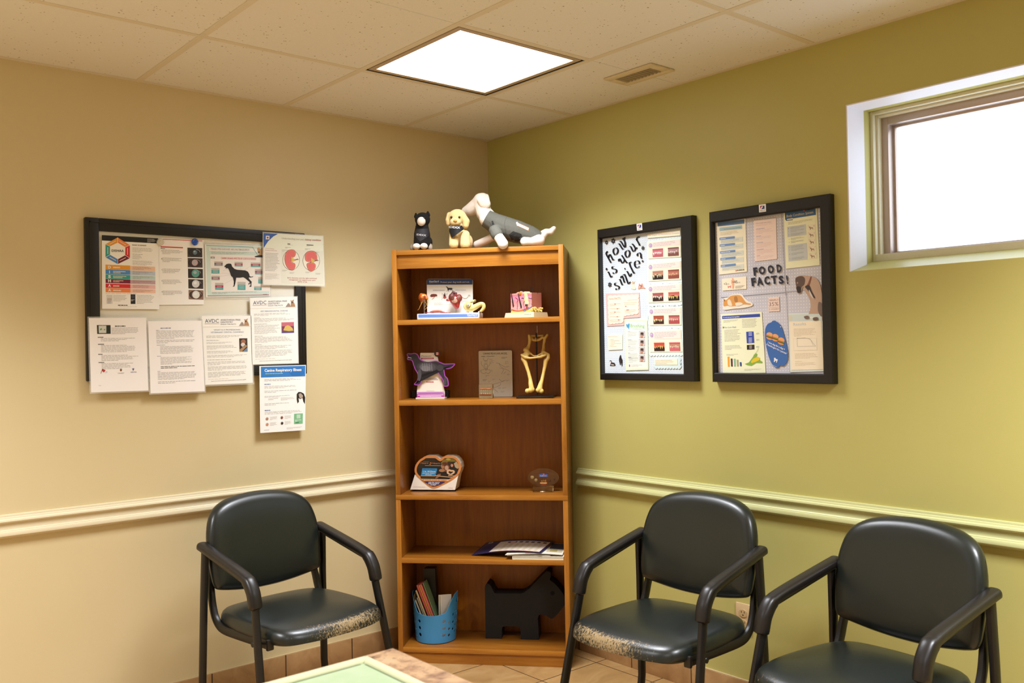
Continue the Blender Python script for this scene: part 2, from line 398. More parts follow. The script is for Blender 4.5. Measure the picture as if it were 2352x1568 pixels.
# ------------------------------------------------------------------ ceiling lights and vent
def emis(name, c, k):
    m = bpy.data.materials.new(name); m.use_nodes = True; t = m.node_tree; e = t.nodes.new('ShaderNodeEmission'); e.inputs['Color'].default_value = c; e.inputs['Strength'].default_value = k
    t.links.new(e.outputs[0], t.nodes['Material Output'].inputs['Surface']); return m
LAMP = (1, 1.03, 1.09, 1)
M_lamp = emis('lit_diffuser', LAMP, 3)
def area(name, x, y, z, sx, sy, p, spread):
    l = bpy.data.lights.new(name, 'AREA'); l.shape = 'RECTANGLE'; l.size = sx; l.size_y = sy; l.energy = p; l.color = LAMP[:3]; l.spread = math.radians(spread)
    return l
def fixture(i, j, label, p=20.5):
    x1, x0, y1, y0 = xs[i]-w, xs[i+1]+w, ys[j]-w, ys[j+1]+w; cx, cy = (x0+x1)/2, (y0+y1)/2
    t = thing('ceiling_light', label, 'ceiling light', WORLD, (cx, cy, H))
    b = MB(); b.box(x0, x1, y0, y1, H+.05, H+.06, M_black)
    for a in ((x0, x0+.004, y0, y1), (x1-.004, x1, y0, y1), (x0, x1, y0, y0+.004), (x0, x1, y1-.004, y1)): b.box(*a, H+.002, H+.05, M_black)
    part('housing', b, t)
    b = MB(); g = .009; f = .022
    for a in ((x0+g, x0+g+f, y0+g, y1-g), (x1-g-f, x1-g, y0+g, y1-g), (x0+g+f, x1-g-f, y0+g, y0+g+f), (x0+g+f, x1-g-f, y1-g-f, y1-g)): b.box(*a, H+.001, H+.02, M('#b9a488', .5), .002)
    part('door_frame', b, t)
    b = MB(); b.box(x0+g+f, x1-g-f, y0+g+f, y1-g-f, H+.006, H+.010, M_lamp); part('diffuser', b, t)
    l = area('ceiling_light_lamp', 0, 0, 0, x1-x0-.05, y1-y0-.05, p, 119); o = bpy.data.objects.new('lamp', l); COL.objects.link(o); o.parent = t; o.location = (0, 0, .004)
fixture(1, 1, 'bright square lit fluorescent panel in the ceiling above the bookshelf')
fixture(1, 5, 'square lit fluorescent panel further back in the ceiling, behind the viewpoint', 46)
fixture(5, 1, 'square lit fluorescent panel in the ceiling beside the side wall', 39)
fixture(5, 5, 'square lit fluorescent panel in the ceiling in the back corner behind the viewpoint', 37)
t = thing('ceiling_vent', 'small cream louvered air vent in the ceiling tile beside the lit panel', 'air vent', WORLD, (-.243, -1.243, H))
x0, x1, y0, y1 = -.313, -.173, -1.365, -1.118; M_v = M('#d9c9a6', .5); mb = MB(); b = .033
for a in ((x0, x0+b, y0, y1), (x1-b, x1, y0, y1), (x0+b, x1-b, y0, y0+b), (x0+b, x1-b, y1-b, y1)): mb.box(*a, H-.007, H+.001, M_v, .003)
part('vent_frame', mb, t); mb = MB(); mb.box(x0+b-.002, x1-b+.002, y0+b-.002, y1-b+.002, H-.0005, H+.0005, M('#3a3022', .8)); part('vent_backing', mb, t)
for k in range(10):
    y = y0+b+.011+k*(y1-y0-2*b-.012)/9.4; mb = MB(); mb.box(x0+b, x1-b, -.0009, .0009, -.0035, .0035, M('#a8987a', .5), xf=Matrix.Translation((0, y, H-.0035)) @ Matrix.Rotation(.75, 4, 'X')); part('vent_slat', mb, t)

# ------------------------------------------------------------------ wall outlet
M_iv = M('#cdb083', .4, name='ivory_plastic')
t = thing('wall_outlet', 'ivory duplex power outlet low on the green wall between the two right chairs', 'power outlet', GRN, (1.507, 0, .335))
mb = MB(); mb.box(1.472, 1.542, -.006, 0, .278, .391, M_iv, .003); part('cover_plate', mb, t)
for zc in (.354, .315):
    mb = MB(); mb.prism([(1.507+.0165*max(-.85, min(.85, math.cos(a)))/.85*1, zc+.0145*math.sin(a)) for a in [2*PI*i/24 for i in range(24)]], -.0085, -.005, M('#c3a676', .4))
    for dx in (-.0065, .0065): mb.box(1.507+dx-.0011, 1.507+dx+.0011, -.0088, -.0084, zc+.001, zc+.0085, M_black)
    mb.box(1.5045, 1.5095, -.0088, -.0084, zc-.009, zc-.0045, M_black); part('receptacle', mb, t)

# ------------------------------------------------------------------ exam table and mat (near the camera)
TZ = .87
n = NM('speckled_laminate', .35); a = n.noise(n.co, 26, 6, .65, .5); b_ = n.noise(n.co, 70, 4, .7)
cc = n.ramp(a, [(.34, '#6d5240'), (.44, '#a98567'), (.55, '#c9a47c'), (.7, '#d2b08a')]); n.col(n.mix(n.ramp(b_, [(.56, 0.0), (.66, 1.0)]), cc, '#9a7a5e')); M_lam = n.m
P0 = WORLD.pz(903, 1486, TZ); tx, ty = P0.x, P0.y
t = thing('exam_table', 'speckled pinkish beige laminate table top in the foreground', 'table', WORLD, (tx-.32, ty-.62, 0))
mb = MB(); mb.box(tx-.62, tx, ty-1.2, ty, TZ-.035, TZ, M_lam, .004); part('tabletop', mb, t)
mb = MB(); mb.box(tx-.54, tx-.08, ty-1.12, ty-.08, .08, TZ-.036, M('#c9b48e', .5), .004); mb.box(tx-.50, tx-.12, ty-1.08, ty-.12, 0, .08, M('#3a3026', .6)); part('pedestal', mb, t)
q = WORLD.pz(843.3, 1506.4, TZ+.012)
M_rim = M('#cdcda6', .6); n = NM('green_mat', .55); n.col(n.mix(n.ramp(n.noise(n.co, 22, 4), [(.4, 0.0), (.7, 1.0)]), '#9fb48c', '#acb997')); M_mat = n.m
x1, y1 = q.x, q.y; x0, y0 = x1-.46, y1-.98
mt = thing('rubber_mat', 'pale green mat with a rolled cream edge on the speckled table', 'mat', WORLD, ((x0+x1)/2, (y0+y1)/2, TZ+.0005))
mb = MB(); mb.box(x0+.012, x1-.012, y0+.012, y1-.012, TZ+.0010, TZ+.008, M_mat); part('pad', mb, mt)
mb = MB(); e = .0075
for A, B in (((x0+e, y1-e), (x1-e, y1-e)), ((x1-e, y1-e), (x1-e, y0+e)), ((x1-e, y0+e), (x0+e, y0+e)), ((x0+e, y0+e), (x0+e, y1-e))): mb.tube([(A[0], A[1], TZ+.0082), (B[0], B[1], TZ+.0082)], .0075, M_rim, 12)
part('rolled_edge', mb, mt)
mb = MB(); mb.box(x0+.0225, x1-.0225, y1-.0178, y1-.0164, TZ+.008, TZ+.0088, M('#5d6a48')); mb.box(x1-.0178, x1-.0164, y0+.0225, y1-.0225, TZ+.008, TZ+.0088, M('#5d6a48')); part('stitching', mb, mt)

# ------------------------------------------------------------------ light
wd = bpy.data.worlds.new('world'); SC.world = wd; wd.use_nodes = True
bg = wd.node_tree.nodes['Background']; bg.inputs['Color'].default_value = (.74, .85, 1, 1); bg.inputs['Strength'].default_value = 3.1
SC.view_settings.exposure = .37
# ------------------------------------------------------------------ guest chairs
def vinyl(name, wear, cx, amt):
    n = NM(name, .33); n.b.inputs['Specular IOR Level'].default_value = .55
    sep = n.n('ShaderNodeSeparateXYZ'); n.l(n.co, sep.inputs[0])
    base = n.mix(n.noise(n.co, 7, 3), '#141916', '#1a1f1c')
    if wear:
        # rubbed patch along the front edge (local y is negative toward the sitter's knees)
        yy = n.math('SUBTRACT', n.math('ADD', sep.outputs[1], .492), n.math('MULTIPLY', n.math('MULTIPLY', sep.outputs[0], sep.outputs[0]), .75))
        dy = n.math('SUBTRACT', 1, n.math('MULTIPLY', n.math('ABSOLUTE', yy), 26))
        dx = n.math('SUBTRACT', 1, n.math('MULTIPLY', n.math('ABSOLUTE', n.math('SUBTRACT', sep.outputs[0], cx)), 3.6))
        m = n.math('MINIMUM', dy, dx)
        g = n.noise(n.map((70, 12, 12)), 6, 5, .75); g2 = n.noise(n.co, 150, 3, .7)
        k = n.math('ADD', n.math('MULTIPLY', m, amt), n.math('ADD', n.math('MULTIPLY', g, .62), n.math('MULTIPLY', g2, .42)))
        f = n.ramp(k, [(.70, 0.0), (.78, 1.0)]); base = n.mix(f, base, '#96805b')
        n.l(n.mix(f, .33, .8), n.b.inputs['Roughness']) if False else None
    n.col(base); n.bump(n.noise(n.co, 330, 3), .12, .0008); return n.m
M_frame = NM('black_metal', .42).col('#0e0b0a').m; M_armp = NM('black_rubber', .38).col('#151110'); M_armp.bump(M_armp.noise(M_armp.co, 500, 2), .1, .0005); M_armp = M_armp.m
M_backv = vinyl('dark_vinyl', 0, 0, 0); SEATV = [vinyl('worn_vinyl_a', 1, .05, .29), vinyl('worn_vinyl_b', 1, -.05, .32), vinyl('worn_vinyl_c', 1, -.10, .13)]
CB = (0, -.25, 0)
chair = thing('guest_chair', 'dark green vinyl armchair standing alone by the tan wall', 'chair', WORLD, (0, 0, 0), 'guest chairs along the walls')
def half(P): return P + [(-x, y) for x, y in P[::-1] if abs(x) > 1e-6]
# seat
out = smooth2(half([(0, -.502), (.10, -.499), (.175, -.484), (.216, -.448), (.232, -.38), (.238, -.28), (.232, -.15), (.212, -.05), (.165, -.005), (.08, .012), (0, .016)]), 4)
def seat_ring(d, z):
    r = []
    for x, y in ((inset(out, d) if d < .03 else [(a*(1-d/.24), -.243+(b+.243)*(1-d/.259)) for a, b in out]) if d else out):
        s = max(0, min(1, (-y-.36)/.15)); r.append(Vector((x, y, z-.020*s*s*(z > .41)-.006*max(0, (.12+y)/.14 if y > -.12 else 0))))
    return r
mb = MB(); R = [seat_ring(d, z) for d, z in ((.10, .392), (.03, .392), (.012, .394), (.003, .402), (0, .414), (.002, .428), (.008, .440), (.018, .4475), (.035, .452), (.07, .456), (.13, .459), (.19, .460))]
mb.loft(R, M_backv); part('seat', mb, chair, sharp=60)
# backrest
ob = smooth2(half([(0, .844), (.09, .838), (.16, .820), (.208, .785), (.232, .72), (.237, .65), (.233, .575), (.226, .530), (.205, .513), (.13, .497), (.06, .489), (0, .487)]), 4)
def bk(x, z, y): return Vector((x, y-.55*x*x+(z-.52)*.20-.012, z))
mb = MB(); R = []
for d, y in ((.20, .030), (.03, .030), (.010, .027), (.002, .018), (0, .006), (.002, -.006), (.008, -.016), (.020, -.024), (.045, -.030), (.09, -.034), (.15, -.036)):
    R.append([bk(x, z, y) for x, z in (inset(ob, d) if d < .015 else [(x*(1-d/.24), .667+(z-.667)*(1-d/.24)) for x, z in ob])])
mb.loft(R, M_backv); part('backrest', mb, chair, sharp=60)
for s in (-1, 1):
    mb = MB()
    P = [(.2525, -.02, .672), (.256, -.012, .50), (.262, -.004, .20), (.263, -.003, .135)]
    for k in range(1, 7): a = PI/2*k/6; P.append((.263+.003*k/6, -.003-.11*(1-math.cos(a)), .135-.118*math.sin(a)))
    P += [(.272, -.25, .017), (.280, -.40, .017)]
    P += [(.2815, -.445, .020), (.282, -.466, .032), (.281, -.471, .055)]
    P += [(.270, -.430, .24), (.2525, -.365, .521), (.2525, -.357, .565), (.2525, -.338, .592), (.2525, -.30, .606), (.2525, -.16, .636), (.2525, -.04, .662)]
    mb.tube([(s*x, y, z) for x, y, z in P], .0115, M_frame, 12, side=(1, 0, 0), closed=True, rb=.0175, power=.8); sf = part('side_frame', mb, chair)
    mb = MB(); P = smooth_path([(.2525, .008, .678), (.2525, -.02, .673), (.2525, -.16, .645), (.2525, -.28, .619), (.2525, -.325, .603), (.2525, -.353, .572), (.2530, -.364, .545), (.2535, -.372, .512)], 4)
    L = len(P); mb.tube([(s*p.x, p.y, p.z) for p in P], [(.012 if i in (0, L-1) else .0205 if i in (1, L-2) else .0225) for i in range(L)], M_armp, 20, side=(1, 0, 0), rb=[(.008 if i in (0, L-1) else .0155 if i < L*.55 else .021) for i in range(L)], power=.72); part('armrest', mb, chair, sharp=50)
    mb = MB(); P = smooth_path([(.196, .052, .66), (.212, .030, .60), (.223, -.004, .50), (.225, -.022, .445), (.225, -.045, .408), (.225, -.09, .388), (.225, -.20, .388), (.225, -.405, .397)], 5)
    mb.tube([(s*p.x, p.y, p.z) for p in P], .0115, M_frame, 12, side=(1, 0, 0), rb=.0175, power=.8); rl = part('seat_rail', mb, chair)
    mb = MB(); mb.box(s*.225-.013, s*.225+.013, -.418, -.404, .378, .416, M_armp, .004); part('end_cap', mb, rl)
    mb = MB(); mb.tube([(s*.2, -.36, .395), (s*.262, -.36, .395)], .009, M_frame, 10); part('seat_bolt', mb, chair)
mb = MB()
for y in (-.10, -.34): mb.box(-.225, .225, y-.02, y+.02, .381, .391, M_frame, .002)
part('stretcher', mb, chair)
CH = [(-1.381, -.284, -1.477, 'dark green vinyl armchair with a worn front edge standing alone by the tan wall'),
      (-.289, -1.523, 3.224, 'dark green vinyl armchair with a badly rubbed seat front right beside the bookshelf'),
      (-.253, -2.28, 3.057, 'dark green vinyl armchair under the window with only light specks of wear on its seat')]
for i, (x, y, a, lb) in enumerate(CH):
    o = chair if i == 0 else copy_tree(chair)
    o.location = (x, y, 0); o.rotation_euler = (0, 0, a+PI/2); o['label'] = lb
    for ch in o.children:
        if ch.name.split('.')[0] == 'seat': ch.material_slots[0].link = 'OBJECT'; ch.material_slots[0].material = SEATV[i]
# ------------------------------------------------------------------ whiteboard on the tan wall
A1 = Z(180, 480, 6.03125); A2 = Z(450, 510, 6.81875); A3 = Z(180, 700, 6.8167); A4 = Z(450, 680, 4.75)
W, K, GY = '#fbf9f5', '#15130f', '#a8a39c'
bx0, bx1, bz0, bz1 = -1.943, -1.0485, 1.290, 1.8985
wb = thing('whiteboard', 'black framed whiteboard covered with notices on the tan wall', 'whiteboard', TAN, (-1.496, 0, bz0))
mb = MB(); M_bf = NM('board_frame', .45).col('#120f0c').m; fw = .0485
for a in ((bx0, bx0+fw, bz0, bz1), (bx1-fw, bx1, bz0, bz1), (bx0+fw, bx1-fw, bz0, bz0+fw), (bx0+fw, bx1-fw, bz1-fw, bz1)):
    mb.box(a[0], a[1], -.024, 0, a[2], a[3], M_bf, .003)
for a in ((bx0+.014, bx0+.018, bz0+.014, bz1-.014), (bx1-.018, bx1-.014, bz0+.014, bz1-.014), (bx0+.014, bx1-.014, bz1-.018, bz1-.014), (bx0+.014, bx1-.014, bz0+.014, bz0+.018)): mb.box(a[0], a[1], -.0256, -.023, a[2], a[3], M_bf)
part('frame', mb, wb)
mb = MB(); mb.box(bx0+fw-.002, bx1-fw+.002, -.012, -.002, bz0+fw-.002, bz1-fw+.002, M('#ebe6d6', .25, coat=.5)); part('writing_surface', mb, wb)
def notice(d, label, name='paper_notice', cat='notice', grp='notices on the whiteboard'):
    c = (d.c[2]+d.c[3])/2; o = solo(name, d.mb, label, cat, d.fr, (c.x, d.Y, c.z), grp, smooth=False); return o
def lam(d, o, ex, m=None):
    q = [(p.x, p.z) for p in d.c]; cx = sum(a for a, b in q)/4; cz = sum(b for a, b in q)/4; b = MB()
    b.prism([(a+math.copysign(ex, a-cx), z+math.copysign(ex, z-cz)) for a, z in q], d.Y+.0006, d.Y+.0009, m or M_lamin); part('laminate', b, o, smooth=False)
n = NM('clear_laminate', .12); n.b.inputs['Base Color'].default_value = hx('#f4f2ea'); n.b.inputs['Alpha'].default_value = .22; M_lamin = n.m
PW = M(W, .5); PG = M('#faf8f2', .35, coat=.5); PP = M('#fbf7f5', .4, coat=.3)
yb, yf = -.0155, -.0268      # pinned to the surface / hung over the frame
# six-letter behaviour chart
d = Doc(TAN, yb-.003, A1, (325, 360), (1105, 405), (1122, 1387), (329, 1380)); d.sheet(PW)
d.rect(0, 0, 1, .073, K); d.lines(.8, .96, .012, .07, 5, '#d8d0c8', L=2)
O = [(543, 393), (712, 500), (712, 680), (545, 762), (375, 668), (375, 487)]; I = [(543, 465), (650, 527), (648, 640), (545, 695), (437, 632), (437, 515)]
d.poly(O, W, 2)
for i, c in enumerate(('#f28c3c', '#d42a2e', '#6e1636', '#4e8fd8', '#3ba39b', '#e8a035')):
    j = (i+1) % 6; d.poly([O[i], O[j], I[j], I[i]], c, 3)
    mx = sum(p[0] for p in (O[i], O[j], I[i], I[j]))/4; my = sum(p[1] for p in (O[i], O[j], I[i], I[j]))/4; ux, uy = (O[j][0]-O[i][0])*.26, (O[j][1]-O[i][1])*.26
    d.line([(mx-ux, my-uy), (mx+ux, my+uy)], 9, '#f0d8c0', 4)
for i in range(6): d.line([O[i], I[i]], 5, W, 4)
d.text('DISHAA', (460, 592), (628, 595), 34, '#3c3838', 4, bold=.015)
d.text('WHAT IS DISHAA?', (742, 506), (940, 513), 17, '#403c3a', 2, bold=.02)
d.lines(.53, .93, .145, .215, 4, GY); d.lines(.53, .93, .232, .25, 1, GY); d.lines(.53, .7, .25, .31, 4, GY); d.lines(.53, .93, .325, .395, 5, GY)
for ch, c, c2, y0, y1 in (('D', '#e8a035', '#f6cdb0', 768, 832), ('I', '#4e8fd8', '#c3d2e4', 834, 898), ('S', '#35a39d', '#c2dede', 902, 962), ('H', '#7a1238', '#c9a8b4', 965, 1022), ('A', '#d62a34', '#f0bfbe', 1030, 1088), ('A', '#f58a4a', '#f8cdb8', 1093, 1150)):
    a, b = (y0-360)/1020, (y1-360)/1020; d.rect(.06, a, .487, b, c); d.rect(.487, a+.004, .935, b+.002, c2)
    d.text(ch, (.122 if ch == 'I' else .103, b-.013), (.134 if ch == 'I' else .152, b-.013), .036, W, 2, raw=False, bold=.04); d.lines(.19, .42, a+.012, b-.012, 2 if ch in 'IHS' else 1, '#f4e4d0', L=2, th=.5); d.lines(.53, .9, a+.01, b-.006, 3, '#9a8078', L=2)
d.lines(.06, .93, .786, .79, 1, '#b0aaa4', th=1)
d.rect(.075, .81, .175, .93, '#dcdad8'); d.rect(.085, .855, .16, .885, '#c8b8b0', 2); d.lines(.09, .165, .89, .93, 2, '#5a6ca8', L=2); d.rect(.49, .797, .573, .93, '#17191f'); d.oval(.53, .83, .03, .022, '#3a3d48', 2, False); d.lines(.495, .57, .865, .89, 2, '#c8c4c4', L=2, th=.6)
d.lines(.19, .43, .81, .9, 5); d.lines(.6, .93, .8, .93, 7); d.lines(.27, .73, .94, .955, 1, '#4a4642', th=.8, rag=0); d.lines(.29, .7, .965, .975, 1)
notice(d, 'white chart notice with a coloured hexagon and six coloured letter bars on the whiteboard')
# eye sheet
d = Doc(TAN, yb, A1, (1105, 400), (1735, 430), (1740, 1322), (1118, 1327)); d.sheet(PW)
d.rect(.1, .01, .97, .02, '#d23a44'); d.rect(.05, .122, .535, .14, '#d23a44'); d.lines(.05, .18, .146, .158, 1, '#3a3634', th=.8, rag=0)
for k, y in zip('ABCDE', (.17, .29, .455, .62, .785)):
    d.text(k, (.062, y+.028), (.085, y+.028), .018, '#3a3634', 2, raw=False); d.lines(.085, .54, y, y+.07, 4, '#8a8580')
d.rect(.27, .823, .3, .83, '#c83a3a', 2)
eyes = ((1615, 600, '#5f7683', 30), (1612, 742, '#c0a6a8', 42), (1622, 890, '#5a9a8c', 54), (1625, 1035, '#d8d8d8', 52), (1628, 1185, '#e6e4e0', 52))
for i, (cx, cy, c, r) in enumerate(eyes):
    x0 = 1510+i*4; d.poly([(x0, cy-66), (x0+206, cy-60), (x0+208, cy+70), (x0+2, cy+64)], ('#3a3128', '#4a3832', '#2c2622', '#3c302c', '#8a6a58')[i], 1)
    d.oval(cx, cy, 92, 60, '#1c1512', 2); d.oval(cx+3, cy, 78, 59, ('#26211e', '#3a2522', '#2a201a', '#2a2020', '#5a3a2c')[i], 3); d.oval(cx, cy, r, r+2, c, 4); d.oval(cx-8, cy-12, r*.45, r*.4, '#eeeeee' if i > 2 else '#a8b4b8', 5)
    d.line([(x0+120, cy-45), (x0+165, cy-25), (x0+175, cy)], 4, '#c8c4bc', 5)
notice(d, 'white notice with five close-up eye photos in a column, held by two magnets')
# steroid poster
d = Doc(TAN, yb-.001, A2, (140, 345), (1160, 375), (1160, 1160), (160, 1178)); d.sheet(PG); d.rect(.018, .012, .99, .99, '#cfe3da'); d.rect(.075, .19, .99, .90, '#efe9e2', 2); d.rect(.06, .06, .8, .125, '#f2ede6', 2)
d.line([(160, 362), (890, 392), (915, 440), (965, 510)], 6, '#5d9fb5', 3)
d.text('STEROIDS OFTEN CAUSE SHORT- AND LONG-TERM SIDE EFFECTS', (230, 432), (835, 448), 27, '#7f93a8', 3, bold=.01); d.lines(.09, .74, .135, .185, 3, GY, L=3)
d.text('CANINE ORGANS AFFECTED BY CORTICOSTEROIDS', (392, 578), (940, 590), 30, '#c8354c', 3, bold=.01)
d.poly([(970, 470), (955, 410), (985, 395), (1005, 425), (1040, 395), (1055, 420), (1060, 540), (915, 540), (985, 510)], '#c09a70', 3); d.poly([(915, 535), (1000, 515), (1060, 520), (1060, 552), (930, 550)], '#2a2520', 4); d.oval(985, 470, 14, 10, '#3a2c22', 4)
dog = [(443, 690), (462, 672), (478, 655), (512, 648), (548, 652), (560, 675), (562, 690), (600, 730), (640, 745), (700, 750), (770, 755), (812, 775), (832, 810), (840, 845), (862, 855), (900, 847), (885, 862), (845, 868), (832, 862), (826, 880), (850, 910), (872, 935), (866, 970), (868, 1010), (835, 1014), (840, 1000), (856, 985), (845, 950), (838, 970), (822, 978), (818, 968), (842, 940), (800, 905), (770, 880), (740, 862), (690, 870), (630, 870), (625, 900), (615, 960), (600, 1008), (575, 1010), (590, 990), (592, 930), (578, 870), (548, 840), (532, 790), (510, 735), (495, 722), (458, 725), (470, 705), (448, 705)]
d.poly(dog, '#1a1714', 4)
for x, y, w_, h_, a in ((230, 535, 62, 36, 1), (288, 615, 130, 70, 1), (240, 718, 128, 88, 0), (243, 840, 128, 68, 1), (300, 950, 128, 110, 1), (605, 622, 125, 72, 1), (858, 632, 150, 72, 1), (925, 735, 125, 84, 1), (975, 862, 78, 100, 0), (650, 935, 125, 128, 0), (910, 1000, 118, 66, 0)):
    d.poly([(x, y), (x+w_, y+2), (x+w_, y+h_), (x, y+h_-2)], '#5aa7a4', 3); d.poly([(x, y), (x+w_, y+2), (x+w_, y+h_*.36), (x, y+h_*.34)], '#bfb8ae', 4)
    if a: d.poly([(x, y+h_*.36), (x+w_, y+h_*.38), (x+w_, y+h_*.66), (x, y+h_*.64)], '#b02a4c', 4)
    for k in range(2): d.line([(x+w_*.2, y+h_*(.5+.24*k)), (x+w_*.8, y+h_*(.51+.24*k))], 5, '#e8e0d8', 5)
for a, b in (((420, 760), (540, 730)), ((380, 800), (560, 800)), ((440, 970), (600, 880)), ((700, 690), (700, 745)), ((850, 690), (760, 750)), ((370, 850), (560, 820))): d.line([a, b], 2.5, '#c8b4b0', 3)
d.lines(.09, .82, .9, .945, 2, GY, L=3); d.text('zoetis', (1048, 1138), (1118, 1140), 20, '#4a4448', 3); d.rect(.02, .966, .985, .976, '#c8505c', 3)
lam(d, notice(d, 'pale teal poster with a black dog silhouette on the whiteboard', 'organ_poster', 'poster'), .008)
# kidney card, hung over the frame corner
d = Doc(TAN, yf-.001, A2, (1058, 165), (1990, 222), (2015, 1000), (1052, 978)); d.sheet(PG); d.rect(.005, .005, .995, .99, '#e9ecd8'); d.rect(.285, .3, .99, .97, '#e4e3d2', 2)
d.rect(.01, .3, .275, .985, '#ece7dc', 2)
d.poly([(1060, 170), (1285, 184), (1210, 225), (1130, 300), (1060, 405)], '#3e62ae', 2); d.poly([(1095, 212), (1150, 215), (1148, 273), (1093, 270)], '#f2f0f2', 3); d.poly([(1108, 228), (1136, 230), (1136, 254), (1108, 252)], '#5c3f86', 4); d.line([(1106, 264), (1138, 266)], 6, '#7a7a90', 4)
d.text('Understanding your pet’s', (1345, 265), (1700, 285), 28, '#a8a498', 3); d.text('kidney condition', (1712, 286), (1955, 296), 28, '#a83a3c', 3, bold=.015)
d.lines(.39, .52, .175, .2, 1, '#55504a', L=3, th=.7, rag=0); d.lines(.71, .87, .175, .2, 1, '#55504a', L=3, th=.7, rag=0); d.lines(.39, .52, .205, .22, 1, L=3); d.lines(.71, .86, .205, .22, 1, L=3)
for cx, cy in ((1490, 595), (1805, 605)): d.oval(cx, cy, 134, 158, '#e6bfa8', 2, n=32); d.oval(cx, cy, 129, 153, '#ede7d4', 3, n=32)
k1 = [(1385, 580), (1395, 510), (1430, 450), (1490, 428), (1540, 440), (1562, 490), (1545, 540), (1500, 560), (1490, 600), (1510, 630), (1550, 650), (1555, 700), (1530, 745), (1495, 755), (1445, 730), (1405, 670)]
k2 = [(1710, 590), (1705, 520), (1740, 465), (1810, 447), (1870, 470), (1898, 540), (1890, 600), (1850, 590), (1820, 600), (1830, 630), (1870, 660), (1868, 720), (1820, 770), (1770, 760), (1740, 710), (1735, 650), (1800, 620), (1740, 620)]
for kk in (k1, k2):
    s_ = smooth2(kk, 3); d.poly(s_, '#a83240', 4); d.poly(inset(s_, 6), '#d88a6a', 5); d.poly(inset(s_, 16), '#dc6a68', 6)
for cx, cy in ((1520, 590), (1832, 605)): d.poly([(cx-30, cy-50), (cx+15, cy-10), (cx+55, cy), (cx+10, cy+20), (cx-30, cy+40)], '#d8b45a', 7); d.line([(cx+20, cy), (cx+85, cy-5)], 7, '#3f5560', 8); d.line([(cx+25, cy+6), (cx+75, cy-20)], 5, '#b84a48', 8)
d.text('Chronic Kidney', (1085, 415), (1222, 426), 15, '#b06a62', 3); d.text('Disease (CKD) facts', (1085, 445), (1268, 455), 15, '#b06a62', 3)
d.lines(.03, .26, .38, .74, 13, '#8d877e', L=3); d.lines(.03, .26, .78, .9, 8, '#b0aaa0', L=3)
for x, y in ((.35, .25), (.3, .31), (.68, .26), (.84, .32), (.3, .7), (.42, .74), (.68, .72), (.85, .74)): d.lines(x, x+.1, y, y+.035, 2, '#98938a', L=3)
for t_, y, a, b in (('Early detection and the right nutritional', 886, 1432, 1890), ('management can support your pet’s', 915, 1455, 1872), ('quality of life.', 944, 1590, 1745)): d.text(t_, (a, y-6), (b, y+4), 20, '#b8514c', 3, bold=.01)
lam(d, notice(d, 'kidney poster card with two red kidney drawings hung over the corner of the whiteboard', 'kidney_poster', 'poster'), .004)
# text sheet with three emblems
d = Doc(TAN, yf, A3, (165, 205), (1060, 200), (1098, 1340), (200, 1370)); d.sheet(PP)
d.poly([(290, 316), (503, 316), (505, 452), (295, 454)], '#1f2a1e', 2); d.poly([(315, 325), (436, 325), (436, 440), (320, 440)], '#d6d4cc', 3); d.poly([(335, 375), (365, 365), (372, 400), (362, 385), (342, 402)], '#5a9a48', 4); d.poly([(395, 385), (420, 372), (412, 398), (400, 395)], '#5a9a48', 4); d.line([(376, 316), (376, 325)], 6, '#bcc4bc', 4)
d.lines(.44, .80, .1, .12, 1, '#4a4744', th=.7, rag=0); d.lines(.38, .85, .13, .225, 6, '#96918c', rag=.05)
for y, k in ((.25, 3), (.345, 6), (.48, 5), (.59, 5)):
    d.lines(.14, .36, y, y+.017, 1, '#5a5652', th=.7, rag=0)
    d.lines(.19, .84, y+.02, y+.02+.0172*k, k, '#9b9691', rag=.4)
d.poly([(378, 1000), (425, 1022), (400, 1058), (368, 1030)], '#b8323a', 2); d.line([(350, 1075), (378, 1000)], 6, '#6a3a30', 3); d.lines(.25, .29, .72, .75, 3, '#8a98b8')
d.poly([(650, 1003), (682, 1003), (680, 1030), (665, 1042), (652, 1030)], '#7a4a22', 2); d.text('CALGARY', (615, 1078), (718, 1076), 20, '#8a8a88', 2)
d.poly([(838, 990), (858, 1035), (880, 990), (868, 1000), (858, 985), (850, 1000)], '#3b559a', 2); d.text('ABVMA', (815, 1062), (912, 1060), 20, '#48598e', 2)
d.lines(.13, .24, .905, .92, 1)
lam(d, notice(d, 'laminated white text notice with a dark photo and three small emblems, leftmost below the board', 'hanging_notice'), .005)
# plain text sheet
d = Doc(TAN, yf-.0015, A3, (1090, 255), (1928, 245), (1980, 1352), (1130, 1385)); d.sheet(PP)
d.lines(.22, .78, .09, .105, 1, '#6a7290', th=.7, rag=0); d.lines(.14, .22, .12, .135, 1, '#7a80a0'); d.lines(.14, .85, .13, .25, 7, '#96918e', rag=.06); d.lines(.14, .85, .26, .315, 3, '#96918e', rag=.06); d.lines(.14, .36, .325, .345, 1, '#7a80a0', rag=0)
d.lines(.2, .84, .35, .46, 7, '#96918e', rag=.1); d.lines(.14, .36, .48, .5, 1, '#7a80a0', rag=0); d.lines(.2, .84, .5, .61, 7, '#9b9691', rag=.3); d.lines(.2, .83, .625, .665, 2, '#403d3a', rag=.02, th=.4); d.lines(.14, .3, .69, .71, 1, '#7a80a0', rag=0); d.lines(.14, .85, .71, .82, 7, '#96918e', rag=.06); d.lines(.14, .85, .835, .875, 2, '#96918e', rag=.04)
lam(d, notice(d, 'laminated white notice of plain text without pictures, over the lower edge of the whiteboard', 'hanging_notice'), .005)
